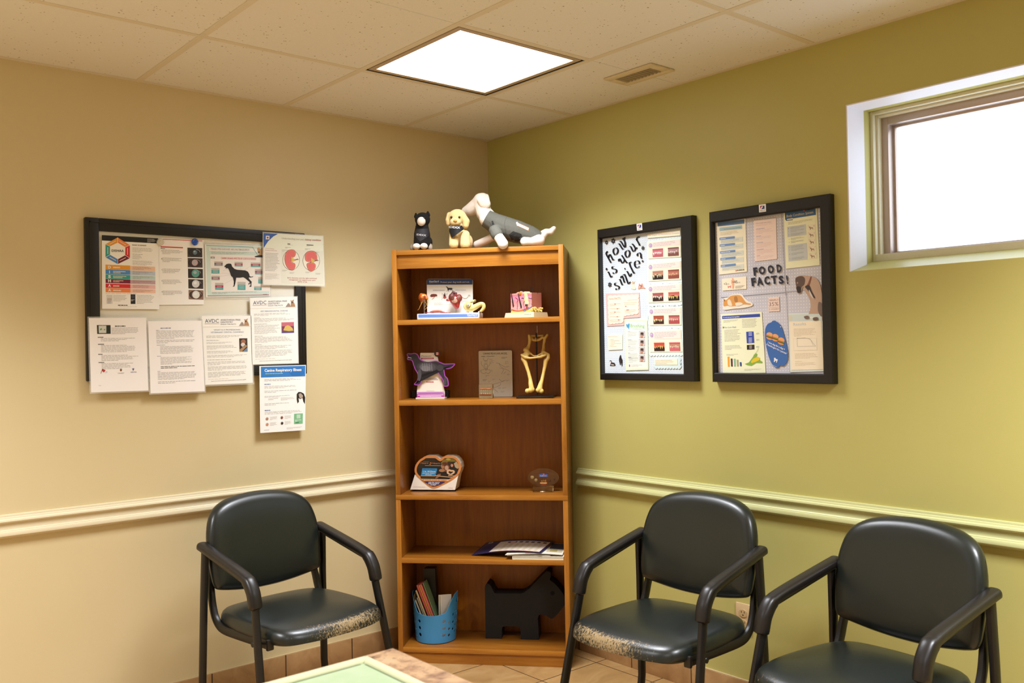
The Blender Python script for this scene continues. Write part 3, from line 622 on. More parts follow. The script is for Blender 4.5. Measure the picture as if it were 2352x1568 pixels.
# two dentistry sheets
def dental(T, c, title, ph):
    d = Doc(TAN, yf, T, *c); d.sheet(PG)
    d.text('AVDC', (.06, .10), (.335, .10), .056, '#47506f', 2, raw=False); d.rect(.05, .112, .34, .117, '#c8907a', 2)
    d.text('ANESTHESIA FREE', (.37, .072), (.775, .072), .024, '#5a607c', 2, raw=False); d.text('DENTISTRY', (.37, .105), (.62, .105), .024, '#5a607c', 2, raw=False); d.text('KNOW THE FACTS', (.37, .132), (.68, .132), .017, '#4a4a58', 2, raw=False)
    d.poly([(.74, .15), (.80, .09), (.83, .105), (.85, .15)], '#a08f84', 2, False); d.poly([(.845, .15), (.865, .08), (.85, .05), (.88, .06), (.93, .04), (.915, .075), (.94, .11), (.955, .15)], '#b38a66', 2, False); d.oval(.885, .085, .015, .012, '#4a3830', 3, False)
    d.rect(.0, .158, 1, .161, '#d8ccb8', 2)
    for i, t in enumerate(title): w_ = .0125*len(t); d.text(t, (.5-w_, .215+.035*i), (.5+w_, .215+.035*i), .02, '#6f86ac', 2, raw=False)
    return d
d = dental(A4, ((590, 20), (1105, 5), (1118, 730), (612, 745)), ('PET PERIODONTAL DISEASE',), 1)
d.lines(.07, .92, .235, .275, 3); d.lines(.07, .3, .295, .31, 1, '#5a5850'); d.lines(.07, .92, .31, .37, 4); d.lines(.07, .45, .39, .405, 1, '#5a5850', rag=0)
d.lines(.07, .62, .41, .55, 9); d.lines(.07, .6, .57, .585, 1, '#5a5850', rag=0); d.lines(.07, .9, .59, .68, 6); d.lines(.07, .38, .7, .715, 1, '#5a5850'); d.lines(.07, .92, .72, .78, 4); d.lines(.07, .92, .79, .9, 6)
d.rect(.645, .38, .915, .54, '#7a3a5a', 2); d.rect(.645, .38, .915, .44, '#c86a78', 3); d.poly([(.68, .5), (.72, .44), (.78, .425), (.83, .44), (.88, .47), (.9, .51), (.8, .515)], '#d8b860', 4, False); d.rect(.645, .515, .915, .54, '#5a4a88', 4); d.lines(.07, .95, .918, .922, 1, '#c8b8a0', th=1, rag=0)
d.text('Learn more about your pet’s dental health at www.avdc.org/afd', (.16, .955), (.85, .952), .012, '#5a5650', 2, raw=False)
lam(d, notice(d, 'dental notice with a pink tooth photo on the right of the whiteboard'), .003)
d = dental(A4, ((62, 215), (602, 212), (622, 945), (100, 968)), ('WHAT IS A PROFESSIONAL', 'VETERINARY DENTAL CLEANING?'), 1)
d.lines(.07, .92, .285, .325, 3); d.lines(.07, .6, .35, .365, 1, '#5a5850', rag=0); d.lines(.07, .7, .38, .41, 2); d.lines(.07, .7, .43, .49, 4); d.lines(.07, .7, .51, .55, 3); d.lines(.07, .9, .57, .61, 3); d.lines(.07, .82, .635, .65, 1, '#5a5850', rag=0); d.lines(.07, .9, .665, .72, 3); d.lines(.07, .9, .735, .8, 4); d.lines(.07, .9, .815, .9, 5)
d.rect(.735, .335, .905, .53, '#3c2c20', 2); d.oval(.82, .385, .05, .035, '#a06a4c', 3, False); d.oval(.81, .43, .045, .03, '#d6d0c8', 4, False); d.poly([(.74, .5), (.86, .43), (.9, .45), (.78, .53), (.735, .53)], '#b08a60', 4, False); d.poly([(.8, .53), (.9, .47), (.905, .53)], '#6f86a0', 5, False)
d.lines(.07, .93, .918, .922, 1, '#c8b8a0', th=1, rag=0); d.text('Learn more about your pet’s dental health at www.avdc.org/afd', (.13, .955), (.85, .95), .012, '#5a5650', 2, raw=False)
lam(d, notice(d, 'dental notice with a small brown surgery photo, over the lower edge of the whiteboard', 'hanging_notice'), .006)
# respiratory illness flyer hung from the lower right corner
d = Doc(TAN, yf-.001, A4, (692, 762), (1200, 750), (1192, 1460), (702, 1492)); d.sheet(PW)
d.rect(.03, .012, .985, .172, '#2c7cc8', 2); d.poly([(.62, .1), (.7, .04), (.8, .05), (.9, .03), (.97, .12), (.9, .165), (.7, .165)], '#2470bc', 3, False)
d.text('Canine Respiratory Illness', (.105, .088), (.9, .088), .042, '#f4f4f4', 4, raw=False, bold=.03); d.lines(.12, .63, .105, .13, 1, '#a8c878', L=4, th=.5, rag=0)
d.lines(.1, .93, .195, .235, 3, '#8a8894'); d.lines(.1, .44, .265, .283, 1, '#5d7cac', rag=0, th=.7); d.lines(.1, .93, .3, .345, 3, '#a8a49e'); d.lines(.1, .9, .37, .41, 2, '#a0a0a4'); d.lines(.1, .7, .45, .48, 2, '#a0a0a4'); d.lines(.18, .4, .485, .52, 2); d.lines(.45, .75, .485, .53, 3); d.lines(.1, .76, .56, .6, 2, '#a0a0a4'); d.lines(.1, .48, .655, .675, 1, '#5d7cac', rag=0, th=.7); d.lines(.1, .92, .685, .735, 3)
d.poly([(.80, .44), (.84, .41), (.9, .415), (.96, .44), (.99, .5), (.985, .6), (.95, .56), (.93, .5), (.88, .52), (.84, .5), (.85, .56), (.82, .585), (.80, .52)], '#1e1a18', 3, False); d.poly([(.84, .44), (.89, .43), (.94, .47), (.93, .5), (.87, .51), (.85, .48)], '#b0a090', 4, False)
for i, (x, y, c) in enumerate(((.15, .79, '#b08068'), (.47, .785, '#8a4a48'), (.15, .875, '#c88a68'), (.475, .87, '#2c2a2c'))): d.oval(x, y, .036, .025, '#e0dad4', 3, False); d.oval(x, y+.004, .026, .02, c, 4, False); d.lines(x+.06, x+.22, y-.025, y+.03, 5)
d.rect(.745, .74, .94, .895, '#7cc08e', 3); d.rect(.80, .755, .885, .815, '#c4d8c4', 4); d.lines(.765, .92, .83, .86, 2, '#e8f0e8', L=4, th=.6); d.lines(.775, .91, .865, .885, 1, '#3a7a54', L=4, th=.7)
d.lines(.08, .28, .955, .97, 1, '#6a6864'); d.lines(.58, .96, .94, .975, 3, '#b4b0a8')
notice(d, 'white flyer with a blue heading band hanging below the lower right corner of the whiteboard', 'hanging_flyer', 'flyer', None)
# magnets
for T, u, v, c, lb, cl in ((A1, 1137, 455, '#d8d2c6', 'clear round magnet on the whiteboard between two notices', 1), (A1, 1617, 455, '#1c56c0', 'blue round magnet at the top of the whiteboard', 0)):
    p = TAN.px(*T(u, v), -.024); mb = MB(); m = M(c, .15, coat=.6)
    L = [(0, .0), (.0135, 0), (.0135, .006), (.0115, .009), (.007, .0095), (.006, .0085), (0, .0085)]
    mb.loft([[Vector((p.x+r*math.cos(2*PI*j/24), yb-.0036-z, p.z+r*math.sin(2*PI*j/24))) for j in range(24)] for r, z in L], m)
    solo('round_magnet', mb, lb, 'magnet', TAN, (p.x, yb, p.z), 'whiteboard magnets')

# ------------------------------------------------------------------ two framed collages on the green wall
B1 = Z(1360, 480, 7.1269); B2 = Z(1360, 660, 6.5346); B3 = Z(1610, 430, 6.2719); B4 = Z(1610, 650, 6.5344); B5 = Z(1370, 490, 7.84)
def scrap(name, a, b, ring_):
    n = NM(name, .7)
    v = n.n('ShaderNodeTexVoronoi', voronoi_dimensions='2D', Scale=105.0 if ring_ else 88.0, Randomness=.02 if not ring_ else .15); n.l(n.map((1, 1, 1), rot=(PI/2, .0, 0.0 if ring_ else .0)), v.inputs['Vector'])
    f = n.ramp(v.outputs['Distance'], [(0, 0.0), (.34, 0.0), (.39, 1.0), (.47, 1.0), (.52, 0.0)] if ring_ else [(0, 1.0), (.12, 1.0), (.18, 0.0)])
    w_ = n.ramp(n.noise(n.co, 9, 2), [(.4, 0.0), (.6, 1.0)]); n.col(n.mix(f, n.mix(w_, a, b), '#f4f0ea')); return n.m
def wallframe(name, lab, outer, inner, m_back, sticker):
    x0, x1, z0, z1 = outer; i0, i1, j0, j1 = inner
    t = thing(name, lab, 'picture frame', GRN, ((x0+x1)/2, 0, z0)); mb = MB()
    for A, B in ((((x0, z0), (x1, z0)), ((i0, j0), (i1, j0))), (((x1, z0), (x1, z1)), ((i1, j0), (i1, j1))), (((x1, z1), (x0, z1)), ((i1, j1), (i0, j1))), (((x0, z1), (x0, z0)), ((i0, j1), (i0, j0)))):
        (p, q), (r, s_) = A, B; P = lambda c, y: Vector((c[0], y, c[1])); F, Bk = -.032, -.001
        o = 0.004; cx, cz = (x0+x1)/2, (z0+z1)/2; sh = lambda c: (c[0]-math.copysign(o, c[0]-cx), c[1]-math.copysign(o, c[1]-cz)); sh2 = lambda c: (c[0]+math.copysign(o, c[0]-cx), c[1]+math.copysign(o, c[1]-cz))
        ring1 = [P(p, Bk), P(p, F+o), P(sh(p), F), P(sh2(r), F), P(r, F+o), P(r, Bk)]; ring2 = [P(q, Bk), P(q, F+o), P(sh(q), F), P(sh2(s_), F), P(s_, F+o), P(s_, Bk)]
        mb.loft([ring1, ring2], M_fr, caps=False)
    part('frame', mb, t, sharp=25)
    mb = MB(); mb.box(i0-.004, i1+.004, -.010, -.001, j0-.004, j1+.004, m_back); part('collage_backing', mb, t)
    d = Doc(GRN, -.0325, *sticker); d.sheet(PW, .0006); (u0, v0), (u1, v1) = sticker[1], sticker[3]
    d.rect(.18, .16, .52, .62, '#d23a46'); d.rect(.3, .2, .82, .62, '#2c3a8c', 2); d.poly([(.18, .6), (.5, .2), (.6, .35), (.35, .62)], '#f4f2f0', 3, False); d.text('HILL’S', (.16, .9), (.86, .9), .2, '#4a4a58', 2, raw=False)
    part('frame_sticker', d.mb, t, 'white sticker with a red and blue emblem', smooth=False); return t
M_fr = NM('black_frame_paint', .42); M_fr.col(M_fr.mix(M_fr.ramp(M_fr.noise(M_fr.map((1, 1, 30)), 8, 4, .7), [(.6, 0.0), (.75, 1.0)]), '#0e0c0b', '#1c1a18')); M_fr = M_fr.m
a, b = GRN.px(*B1(180, 455), -.012), GRN.px(*B2(1412, 1290), -.012)
f1 = wallframe('picture_frame', 'black framed pale blue collage with slanted black lettering, the frame nearer the bookshelf', (.794, 1.3195, 1.2375, 1.900), (a.x-.006, b.x, b.z-.002, 1.859), scrap('blue_honeycomb_paper', '#b4c8da', '#c4d5e2', 1), (B1, (727, 243), (815, 228), (822, 342), (736, 355)))
def card(t, d, m, name='card', pts=None, label=None, th=.0012):
    d.sheet(M(m, .6) if isinstance(m, str) else m, th, pts); part(name, d.mb, t, label, smooth=False)
def scallop(c, r=.008):
    """outline of a card with scalloped edges; c: the four corners"""
    P = []
    for i in range(4):
        A, B = Vector((c[i].x, c[i].z)), Vector((c[(i+1) % 4].x, c[(i+1) % 4].z)); k = max(3, round((B-A).length/(2*r))); e = (B-A)/k; nrm = Vector((-e.y, e.x)).normalized()
        for j in range(k):
            m = A+e*(j+.5)
            for q in range(5): th = PI*q/4; P.append(tuple(m-e.normalized()*math.cos(th)*e.length/2+nrm*math.sin(th)*r*.7))
    return P
# lettering
d = Doc(GRN, -.0125, B5, (120, 430), (900, 340), (900, 1500), (160, 1500)); INK = '#14131c'; nb = (15, -3)
d.nib([[(206, 705), (188, 700), (196, 678), (176, 715), (192, 760), (262, 885)], [(222, 790), (228, 745), (248, 740), (275, 790), (300, 838), (316, 826)],
       [(345, 615), (312, 640), (304, 690), (335, 742), (372, 720), (388, 660), (365, 620), (345, 615)],
       [(388, 545), (414, 550), (470, 640), (490, 635)], [(420, 495), (448, 515), (505, 605), (522, 595)], [(522, 595), (515, 520), (500, 480), (505, 450)], [(512, 428), (502, 455), (485, 470), (478, 455), (488, 440)],
       [(200, 1050), (220, 1060), (262, 1145), (284, 1125)],
       [(322, 950), (290, 955), (286, 990), (330, 1000), (362, 1020), (352, 1065), (312, 1080), (300, 1062)],
       [(408, 862), (402, 830), (422, 815), (455, 880), (470, 892)], [(455, 752), (482, 790), (545, 885), (556, 878)], [(470, 892), (500, 860), (505, 830)],
       [(560, 662), (525, 690), (520, 740), (550, 790), (585, 770), (600, 710), (585, 670), (560, 662)],
       [(600, 590), (622, 605), (660, 680), (690, 670), (705, 620)], [(640, 545), (668, 570), (712, 640), (726, 610)],
       [(705, 470), (728, 480), (780, 570), (768, 562)], [(728, 480), (730, 440), (755, 415), (768, 425), (758, 436)],
       [(372, 1245), (338, 1250), (332, 1285), (375, 1300), (410, 1320), (398, 1360), (360, 1368), (350, 1350)],
       [(405, 1190), (425, 1190), (462, 1280), (475, 1275)], [(440, 1160), (448, 1130), (468, 1130), (502, 1235), (512, 1230)], [(480, 1110), (495, 1095), (515, 1110), (570, 1255), (595, 1250), (606, 1228)],
       [(540, 1040), (560, 1050), (600, 1130), (618, 1115), (628, 1080)],
       [(626, 882), (612, 872), (596, 890), (612, 950), (672, 1070), (682, 1062)],
       [(690, 915), (770, 905), (765, 860), (725, 850), (690, 880), (695, 945), (735, 980), (775, 950)],
       [(742, 765), (738, 730), (775, 705), (800, 735), (802, 780), (815, 810)]], nb, INK)
for u, v, r in ((183, 1000, 17), (514, 993, 12), (832, 857, 16), (490, 460, 14)): d.oval(u, v, r, r*1.1, INK, 3)
def star(u, v, r):
    o = [(u+(r if i % 2 == 0 else r*.56)*math.sin(PI*i/6+.1)*.9, v-(r if i % 2 == 0 else r*.56)*math.cos(PI*i/6+.1)*1.15) for i in range(12)]
    h = [(u+r*.28*math.sin(PI*i/6+.1), v-r*.3*math.cos(PI*i/6+.1)) for i in range(12)]
    for i in range(12): j = (i+1) % 12; d.poly([o[i], o[j], h[j], h[i]], INK, 3)
for s_ in ((181, 522, 38), (302, 495, 48), (838, 622, 38), (242, 1280, 45)): star(*s_)
part('lettering', d.mb, f1, 'black slanted lettering', smooth=False)
d = Doc(GRN, -.0135, B1, (905, 405), (1440, 345), (1440, 432), (905, 475)); d.text('The Stages of Periodontal Disease', (910, 447), (1428, 398), 26, '#c9bccb', 2, shear=.2); card(f1, d, '#f7edcf', 'title_strip')
MOUTH = [('#c8707c', '#f0e0dc', '#b85a68', 0), ('#a87f84', '#d8c8c4', '#7a4a42', 0), ('#b8836a', '#d9c8a0', '#1c1412', 1), ('#b06a58', '#d8b088', '#8a4438', 0), ('#a85a56', '#eadcc8', '#2a1814', 1), ('#c06a60', '#e0c060', '#16110f', 1),
         ('#a8503a', '#e8d8a0', '#3a1c14', 1), ('#b86a66', '#e0c0a8', '#a84a4c', 0), ('#c8503a', '#d8b068', '#2a1612', 1), ('#b8806a', '#e0c8b0', '#c8606a', 0)]
def mouth(d, a, b, c, e, k):
    g, t_, dk, big = MOUTH[k]; d.rect(a, b, c, e, g, 3); r = random.Random(k)
    d.rect(a, b+(e-b)*.6, c, e, dk, 4)
    if big: d.poly([(a+(c-a)*.1, b+(e-b)*.5), (a+(c-a)*.5, b+(e-b)*.38), (c-(c-a)*.05, b+(e-b)*.5), (c-(c-a)*.08, e-(e-b)*.1), (a+(c-a)*.1, e-(e-b)*.1)], dk, 5, False)
    for i in range(5):
        x = a+(c-a)*(.12+.17*i); w_ = (c-a)*.08; l_ = (e-b)*r.uniform(.2, .42); y = b+(e-b)*r.uniform(.36, .5); d.poly([(x-w_, y), (x+w_, y), (x+w_*.2, y+l_)], t_, 6, False)
    d.rect(a, b, c, b+(e-b)*.14, g if big else dk, 6)
SC_ = [(B1, (918, 545), (1447, 487), (1450, 782), (922, 812)), (B1, (918, 895), (1452, 848), (1455, 1152), (922, 1182)), (B1, (918, 1255), (1455, 1222), (1462, 1512), (922, 1535)),
       (B2, (855, 312), (1335, 295), (1340, 562), (860, 570)), (B2, (858, 648), (1335, 635), (1355, 965), (870, 970))]
for i, s_ in enumerate(SC_):
    d = Doc(GRN, -.0138, *s_); b = MB(); c_ = d.c; ex = .012
    pts = scallop([c_[3]+Vector((-.004, 0, -ex)), c_[2]+Vector((ex*1.2, 0, -ex)), c_[1]+Vector((ex*1.2, 0, .004)), c_[0]+Vector((-.004, 0, .004))][::-1]); b.prism(pts, -.0117-.00016*i, -.0105, M('#d9ebe6', .6)); part('scalloped_mat', b, f1, smooth=False)
    k = .40 if i == 4 else .33
    d.rect(.13, .03, .98, k, '#f4dfd6', 2); d.lines(.16, .95, .06, k-.03, 5 if i == 4 else 3, '#c4a8b4', L=3, th=.3); d.oval(.075, .2, .058, .13 if i < 4 else .11, '#b79cc4', 3, False, 24); d.lines(.04, .11, .14, .24, 2, '#e8dcea', L=4, th=.5)
    y0, y1 = (.44, .92) if i < 4 else (.56, .95)
    mouth(d, .14, y0, .465, y1, 2*i); mouth(d, .62, y0, .945, y1, 2*i+1)
    card(f1, d, '#f8ecd0', 'stage_card')
d = Doc(GRN, -.0138, B2, (935, 1075), (1280, 1068), (1282, 1160), (940, 1160)); b = MB(); c_ = d.c; pts = scallop([q + Vector(v) for q, v in zip(d.c, ((-.002, 0, .004), (.012, 0, .004), (.014, 0, -.012), (-.002, 0, -.012)))]); b.prism(pts, -.0126, -.0105, M('#cfe2e4', .6)); part('scalloped_mat', b, f1, smooth=False)
d.lines(.04, .9, .1, .9, 3, '#d8b8a8', L=2, th=.3); card(f1, d, '#f8ecd0', 'caption_card')
d = Doc(GRN, -.0122, B2, (205, 95), (710, 80), (725, 445), (220, 580)); pts = [(p.x, p.z) for p in (GRN.px(*B2(u, v), -.0122) for u, v in ((205, 92), (710, 78), (722, 445), (480, 465), (478, 570), (222, 582)))]; card(f1, d, '#f0b9b4', 'fact_card', pts)
d = Doc(GRN, -.0137, B2, (240, 120), (690, 105), (690, 410), (250, 550)); b = [(240, 130)]
pts = []
for (u0, v0), (u1, v1), k in (((240, 130), (690, 112), 7), ((690, 112), (690, 390), 5), ((690, 390), (470, 425), 4), ((470, 425), (455, 525), 2), ((455, 525), (255, 548), 4), ((255, 548), (240, 130), 6)):
    for j in range(k):
        for q in range(4): f = (j+q/4)/k; th = PI*q/4; nx, ny = (v1-v0), -(u1-u0); l_ = math.hypot(nx, ny); pts.append((u0+(u1-u0)*f+nx/l_*10*math.sin(th), v0+(v1-v0)*f+ny/l_*10*math.sin(th)))
pp = [GRN.px(*B2(u, v), -.0137) for u, v in pts]
d.text('Dental', (250, 183), (330, 181), 30, '#d89c98', 2); d.text('FACTS', (340, 181), (428, 176), 30, '#c8807c', 2)
for u, v, w_ in ((260, 250, 170), (262, 275, 90), (260, 320, 160), (260, 372, 170), (265, 395, 80), (262, 440, 160), (262, 490, 180), (265, 515, 150), (480, 230, 190), (480, 255, 170), (485, 340, 180), (490, 362, 160), (490, 385, 100), (530, 190, 150)): d.line([(u, v), (u+w_*.35, v-3), (u+w_*.4, v-3), (u+w_, v-7)], 5, '#e4c0a8', 2)
for u, v in ((345, 247), (380, 318), (342, 368), (380, 438), (400, 486), (505, 283)): d.line([(u-10, v), (u+12, v)], 12, '#d07a78', 3)
d.line([(515, 338), (555, 335)], 13, '#d07a78', 3)
card(f1, d, '#f8ecd0', 'fact_list', [(p.x, p.z) for p in pp])
d = Doc(GRN, -.013, B2, (485, 482), (830, 492), (845, 1235), (505, 1245)); d.rect(.06, .03, .95, .2, '#cfe3dc'); d.rect(.06, .2, .95, .97, '#eef0e0')
d.poly([(510, 555), (525, 548), (535, 560), (550, 540), (565, 545), (558, 600), (552, 630), (540, 600), (525, 600)], '#4a9ecb', 3); d.text('Brushing', (575, 592), (785, 598), 46, '#b5d27e', 3); d.text('is a daily habit', (610, 622), (750, 626), 12, '#d5dca4', 3)
for y, k in ((.235, 5), (.40, 5), (.53, 4), (.66, 6), (.75, 5)): d.lines(.13, .36, y-.012, y, 1, '#8c96b4', L=2, th=.7); d.lines(.14, .58, y, y+.022*k, k, '#b0b4b8', L=2)
for i, v in enumerate((655, 775, 893, 1012)): d.poly([(705, v), (792, v+2), (797, v+104), (712, v+102)], '#8f86a6', 3); d.poly([(710, v+5), (787, v+7), (792, v+99), (717, v+97)], '#dcd0ca', 4); d.oval(752, v+55, 24, 38, '#4c3c3a', 5); d.oval(748, v+76, 22, 22, '#b88a74', 6); d.oval(738, v+32, 9, 16, '#3a2f30', 6); d.oval(768, v+32, 9, 16, '#3a2f30', 6)
d.rect(.16, .885, .2, .93, '#b04a58', 3); d.lines(.26, .9, .89, .935, 2, L=2)
card(f1, d, '#e3ebc4', 'brushing_card')
d = Doc(GRN, -.0128, B2, (232, 715), (455, 705), (455, 930), (245, 940)); d.text('Signs of Oral Disease', (240, 742), (385, 740), 14, '#c890a4', 2); 
for k in range(6): d.line([(262, 778+21*k), (268, 778+21*k)], 4, '#d8a0a4', 2); d.line([(275, 778+21*k), (275+(55, 140, 70, 165, 55, 95)[k], 776+21*k)], 5, '#dcc0b0', 2)
card(f1, d, '#f5f3d6', 'signs_card')
def cutout(t, T, shapes, Y, fr=GRN, th=.001, name='animal_cutout', label=None):
    d = Doc(fr, Y, T, shapes[0][0][0], shapes[0][0][1], shapes[0][0][2], shapes[0][0][3])
    pts = smooth2([(p.x, p.z) for p in (fr.px(*T(u, v), Y) for u, v in shapes[0][0])], 3); d.sheet(M(shapes[0][1], .6), th, pts)
    for i, (P, c) in enumerate(shapes[1:]): d.poly(smooth2(P, 3), c, 1+i)
    part(name, d.mb, t, label, smooth=False)
cutout(f1, B2, [([(262, 1100), (285, 1095), (300, 1125), (330, 1130), (350, 1165), (320, 1175), (265, 1170), (280, 1150)], '#2e2523'), ([(268, 1110), (282, 1105), (288, 1130), (275, 1135)], '#d8c8c0'), ([(290, 1150), (330, 1158), (325, 1168), (292, 1164)], '#c8b8b0')], -.0118)
cutout(f1, B2, [([(420, 1020), (432, 1018), (440, 1060), (455, 1090), (452, 1170), (442, 1178), (436, 1120), (425, 1165), (412, 1140), (402, 1080)], '#221c1e'), ([(410, 1085), (420, 1090), (425, 1150), (416, 1130)], '#5a4a48')], -.0118)
cutout(f1, B1, [([(655, 1170), (680, 1185), (700, 1175), (690, 1220), (712, 1310), (640, 1300), (650, 1230)], '#e6d8c4'), ([(660, 1180), (685, 1195), (690, 1215), (665, 1230)], '#c4a080')], -.0118)
cutout(f1, B1, [([(770, 1215), (795, 1240), (820, 1215), (835, 1265), (875, 1298), (800, 1298), (752, 1305), (760, 1250)], '#d8a088'), ([(775, 1230), (800, 1250), (820, 1235), (815, 1280), (780, 1285)], '#b86a58'), ([(785, 1262), (795, 1275), (775, 1278)], '#f0e0d8')], -.0118)

a, b = GRN.px(*B3(218, 480), -.012), GRN.px(*B4(1868, 1350), -.012)
f2 = wallframe('picture_frame', 'black framed lavender collage with upright dark food lettering, the frame nearer the window', (1.402, 1.9185, 1.2375, 1.9005), (a.x-.006, b.x+.002, b.z-.002, 1.858), scrap('dotted_lavender_paper', '#c3c3ce', '#cbcad4', 0), (B3, (833, 252), (933, 238), (937, 350), (838, 362)))
d = Doc(GRN, -.0118, B3, (650, 400), (1165, 340), (1215, 1560), (670, 1560)); d.line([(1160, 340), (1185, 900), (1220, 1560)], 5, '#8f8f9c', 1)
b_ = Doc(GRN, -.0114, B4, (305, 220), (1270, 135), (1340, 1350), (320, 1350), d.mb); b_.line([(300, 215), (640, 190), (900, 168), (1270, 140)], 7, '#7f7f8c', 1); b_.line([(1280, 130), (1340, 1350)], 5, '#9a9aa6', 1); b_.line([(1280, 135), (1560, 110)], 6, '#8a8a98', 1); part('paper_seams', d.mb, f2, smooth=False)
# tips card
d = Doc(GRN, -.0125, B3, (222, 490), (640, 445), (662, 1215), (262, 1258)); d.rect(.04, .02, .965, .1, '#5f7fae'); d.rect(.1, .125, .88, .19, '#a9c3c8', 2); d.text('7 tips for more time with Fido', (.22, .172), (.84, .172), .022, '#6a7f96', 3, raw=False); d.oval(.12, .16, .028, .022, '#b0c8cc', 3, False)
d.lines(.12, .85, .21, .28, 4, '#c8b49a', L=2)
for i, y in enumerate((.32, .445, .575, .70, .83)): d.rect(.12, y+.02, .9, y+.105, '#d9ddd0', 2); d.lines(.14, .86, y+.045, y+.1, 3, '#a8b4b4', L=3); d.rect(.08, y-.006, .62, y+.036, '#6d8fc0', 4); d.lines(.11, (.45, .6, .58, .4, .42)[i], y+.006, y+.026, 1, '#e4e8ec', L=5, th=.6, rag=0)
d.text('PURINA', (.66, .966), (.92, .966), .02, '#2a2624', 3, raw=False, bold=.03); d.rect(.60, .944, .645, .97, '#d89a88', 3); card(f2, d, '#f5edd0', 'tips_card')
# pink sheet
d = Doc(GRN, -.0125, B3, (760, 480), (1080, 445), (1095, 1032), (775, 1066)); d.text('Overweight and obese', (.1, .085), (.78, .085), .022, '#a8848a', 2, raw=False, shear=.15)
d.lines(.1, .85, .11, .15, 2, '#dcbcb0')
for y, k in ((.2, 4), (.38, 3), (.54, 4), (.71, 4), (.86, 3)): d.lines(.1, (.28, .8, .4, .55, .42)[int(y*5.6) % 5], y, y+.022, 1, '#a9a0b8', th=.6, rag=0); d.lines(.1, .88, y+.025, y+.025+.03*k, k, '#dcbeb2')
card(f2, d, '#f3dcd2', 'pink_sheet')
# body condition card
d = Doc(GRN, -.0125, B3, (1190, 345), (1665, 268), (1712, 1120), (1225, 1172)); d.rect(.04, .03, .97, .15, '#3a5f8c', 2); d.poly([(.05, .15), (.3, .15), (.27, .175), (.08, .175)], '#2c4a74', 3, False); d.rect(.1, .145, .29, .165, '#e4ddc4', 4)
d.text('Body Condition System', (.09, .115), (.90, .115), .045, '#d8cfb0', 4, raw=False, shear=.12); d.text('PURINA', (.66, .052), (.92, .052), .018, '#1a1a1c', 4, raw=False, bold=.04); d.oval(.63, .045, .022, .013, '#d05a4a', 4, False)
d.lines(.13, .9, .2, .25, 3, '#b4ac98', L=2); d.rect(.09, .28, .66, .46, '#c9cfd0', 2); d.rect(.09, .60, .66, .88, '#c9cfd0', 2)
for k, y in enumerate((.295, .345, .405, .48, .535, .62, .67, .74, .82)): d.lines(.19, .62, y, y+.042, 3, '#98a0a4', L=3); d.text(str(k+1), (.125, y+.028), (.143, y+.028), .022, '#c4907c' if 2 < k < 5 else '#7f93b4', 3, raw=False)
for i, y in enumerate((.30, .42, .54, .66, .78)):
    d.rect(.70, y, .93, y+.1, '#efe6cc', 3); d.poly([(.74, y+.035), (.78, y+.03), (.8, y+.05), (.86, y+.052), (.87, y+.085), (.85, y+.085), (.845, y+.065), (.8, y+.07), (.795, y+.09), (.78, y+.09), (.775, y+.06)], '#9b8668', 4, False); d.lines(.72, .82, y+.008, y+.022, 1, '#d8a89a', L=4, th=.6); d.text('13579'[i], (.89, y+.04), (.905, y+.04), .022, '#7f93b4', 4, raw=False)
card(f2, d, '#eff0cc', 'body_chart_card')
# letters
d = Doc(GRN, -.0135, B3, (730, 1120), (1265, 1120), (1265, 1430), (730, 1430))
for ch, u, v, w_, h_ in (('F', 762, 1270, 62, 112), ('O', 838, 1253, 95, 108), ('O', 968, 1238, 88, 110), ('D', 1098, 1223, 70, 108), ('F', 733, 1420, 66, 112), ('A', 810, 1412, 88, 112), ('C', 918, 1400, 80, 112), ('T', 1018, 1390, 86, 112), ('S', 1125, 1388, 72, 108), ('!', 1238, 1388, 22, 118)):
    d.text(ch, (u, v), (u+w_, v-w_*.12), h_, '#1b1c2e', 1, bold=.045)
part('lettering', d.mb, f2, 'dark upright lettering', smooth=False)
# weight card
d = Doc(GRN, -.0125, B3, (300, 1318), (652, 1282), (655, 1462), (310, 1488)); d.text('+3', (332, 1408), (372, 1404), 36, '#7f7a78', 3); d.text('LBS', (378, 1400), (410, 1398), 14, '#8a8582', 3); d.text('+45', (455, 1385), (528, 1378), 40, '#6f6a68', 4); d.text('LBS', (535, 1376), (570, 1373), 14, '#8a8582', 4)
d.oval(458, 1318, 10, 12, '#eeb08a', 2); d.poly([(438, 1335), (482, 1332), (480, 1380), (474, 1455), (452, 1458), (448, 1400), (436, 1380)], '#eeb08a', 2); d.poly([(385, 1415), (398, 1425), (425, 1420), (432, 1405), (430, 1445), (422, 1448), (418, 1435), (400, 1437), (398, 1450), (390, 1450)], '#e88a84', 3); d.lines(.55, .95, .68, .92, 3, '#8f8a84', L=3); card(f2, d, '#f6ecd2', 'weight_card')
cutout(f2, B4, [([(335, 385), (328, 320), (345, 230), (400, 215), (450, 180), (540, 160), (610, 165), (650, 215), (700, 265), (770, 300), (765, 340), (640, 372), (480, 385), (370, 402)], '#f1e8d8'), ([(340, 345), (345, 250), (385, 250), (440, 195), (540, 178), (600, 190), (640, 240), (680, 290), (750, 310), (735, 325), (640, 320), (520, 345), (440, 350), (400, 340)], '#d99a52'), ([(400, 260), (440, 250), (470, 340), (410, 330)], '#ecd8b8'), ([(500, 210), (540, 200), (550, 270), (510, 280)], '#b07a3c'), ([(520, 300), (600, 290), (630, 320), (540, 345)], '#efe0c8'), ([(345, 235), (362, 262), (348, 268)], '#8a5a34')], -.0130, label='ginger cat cut-out')
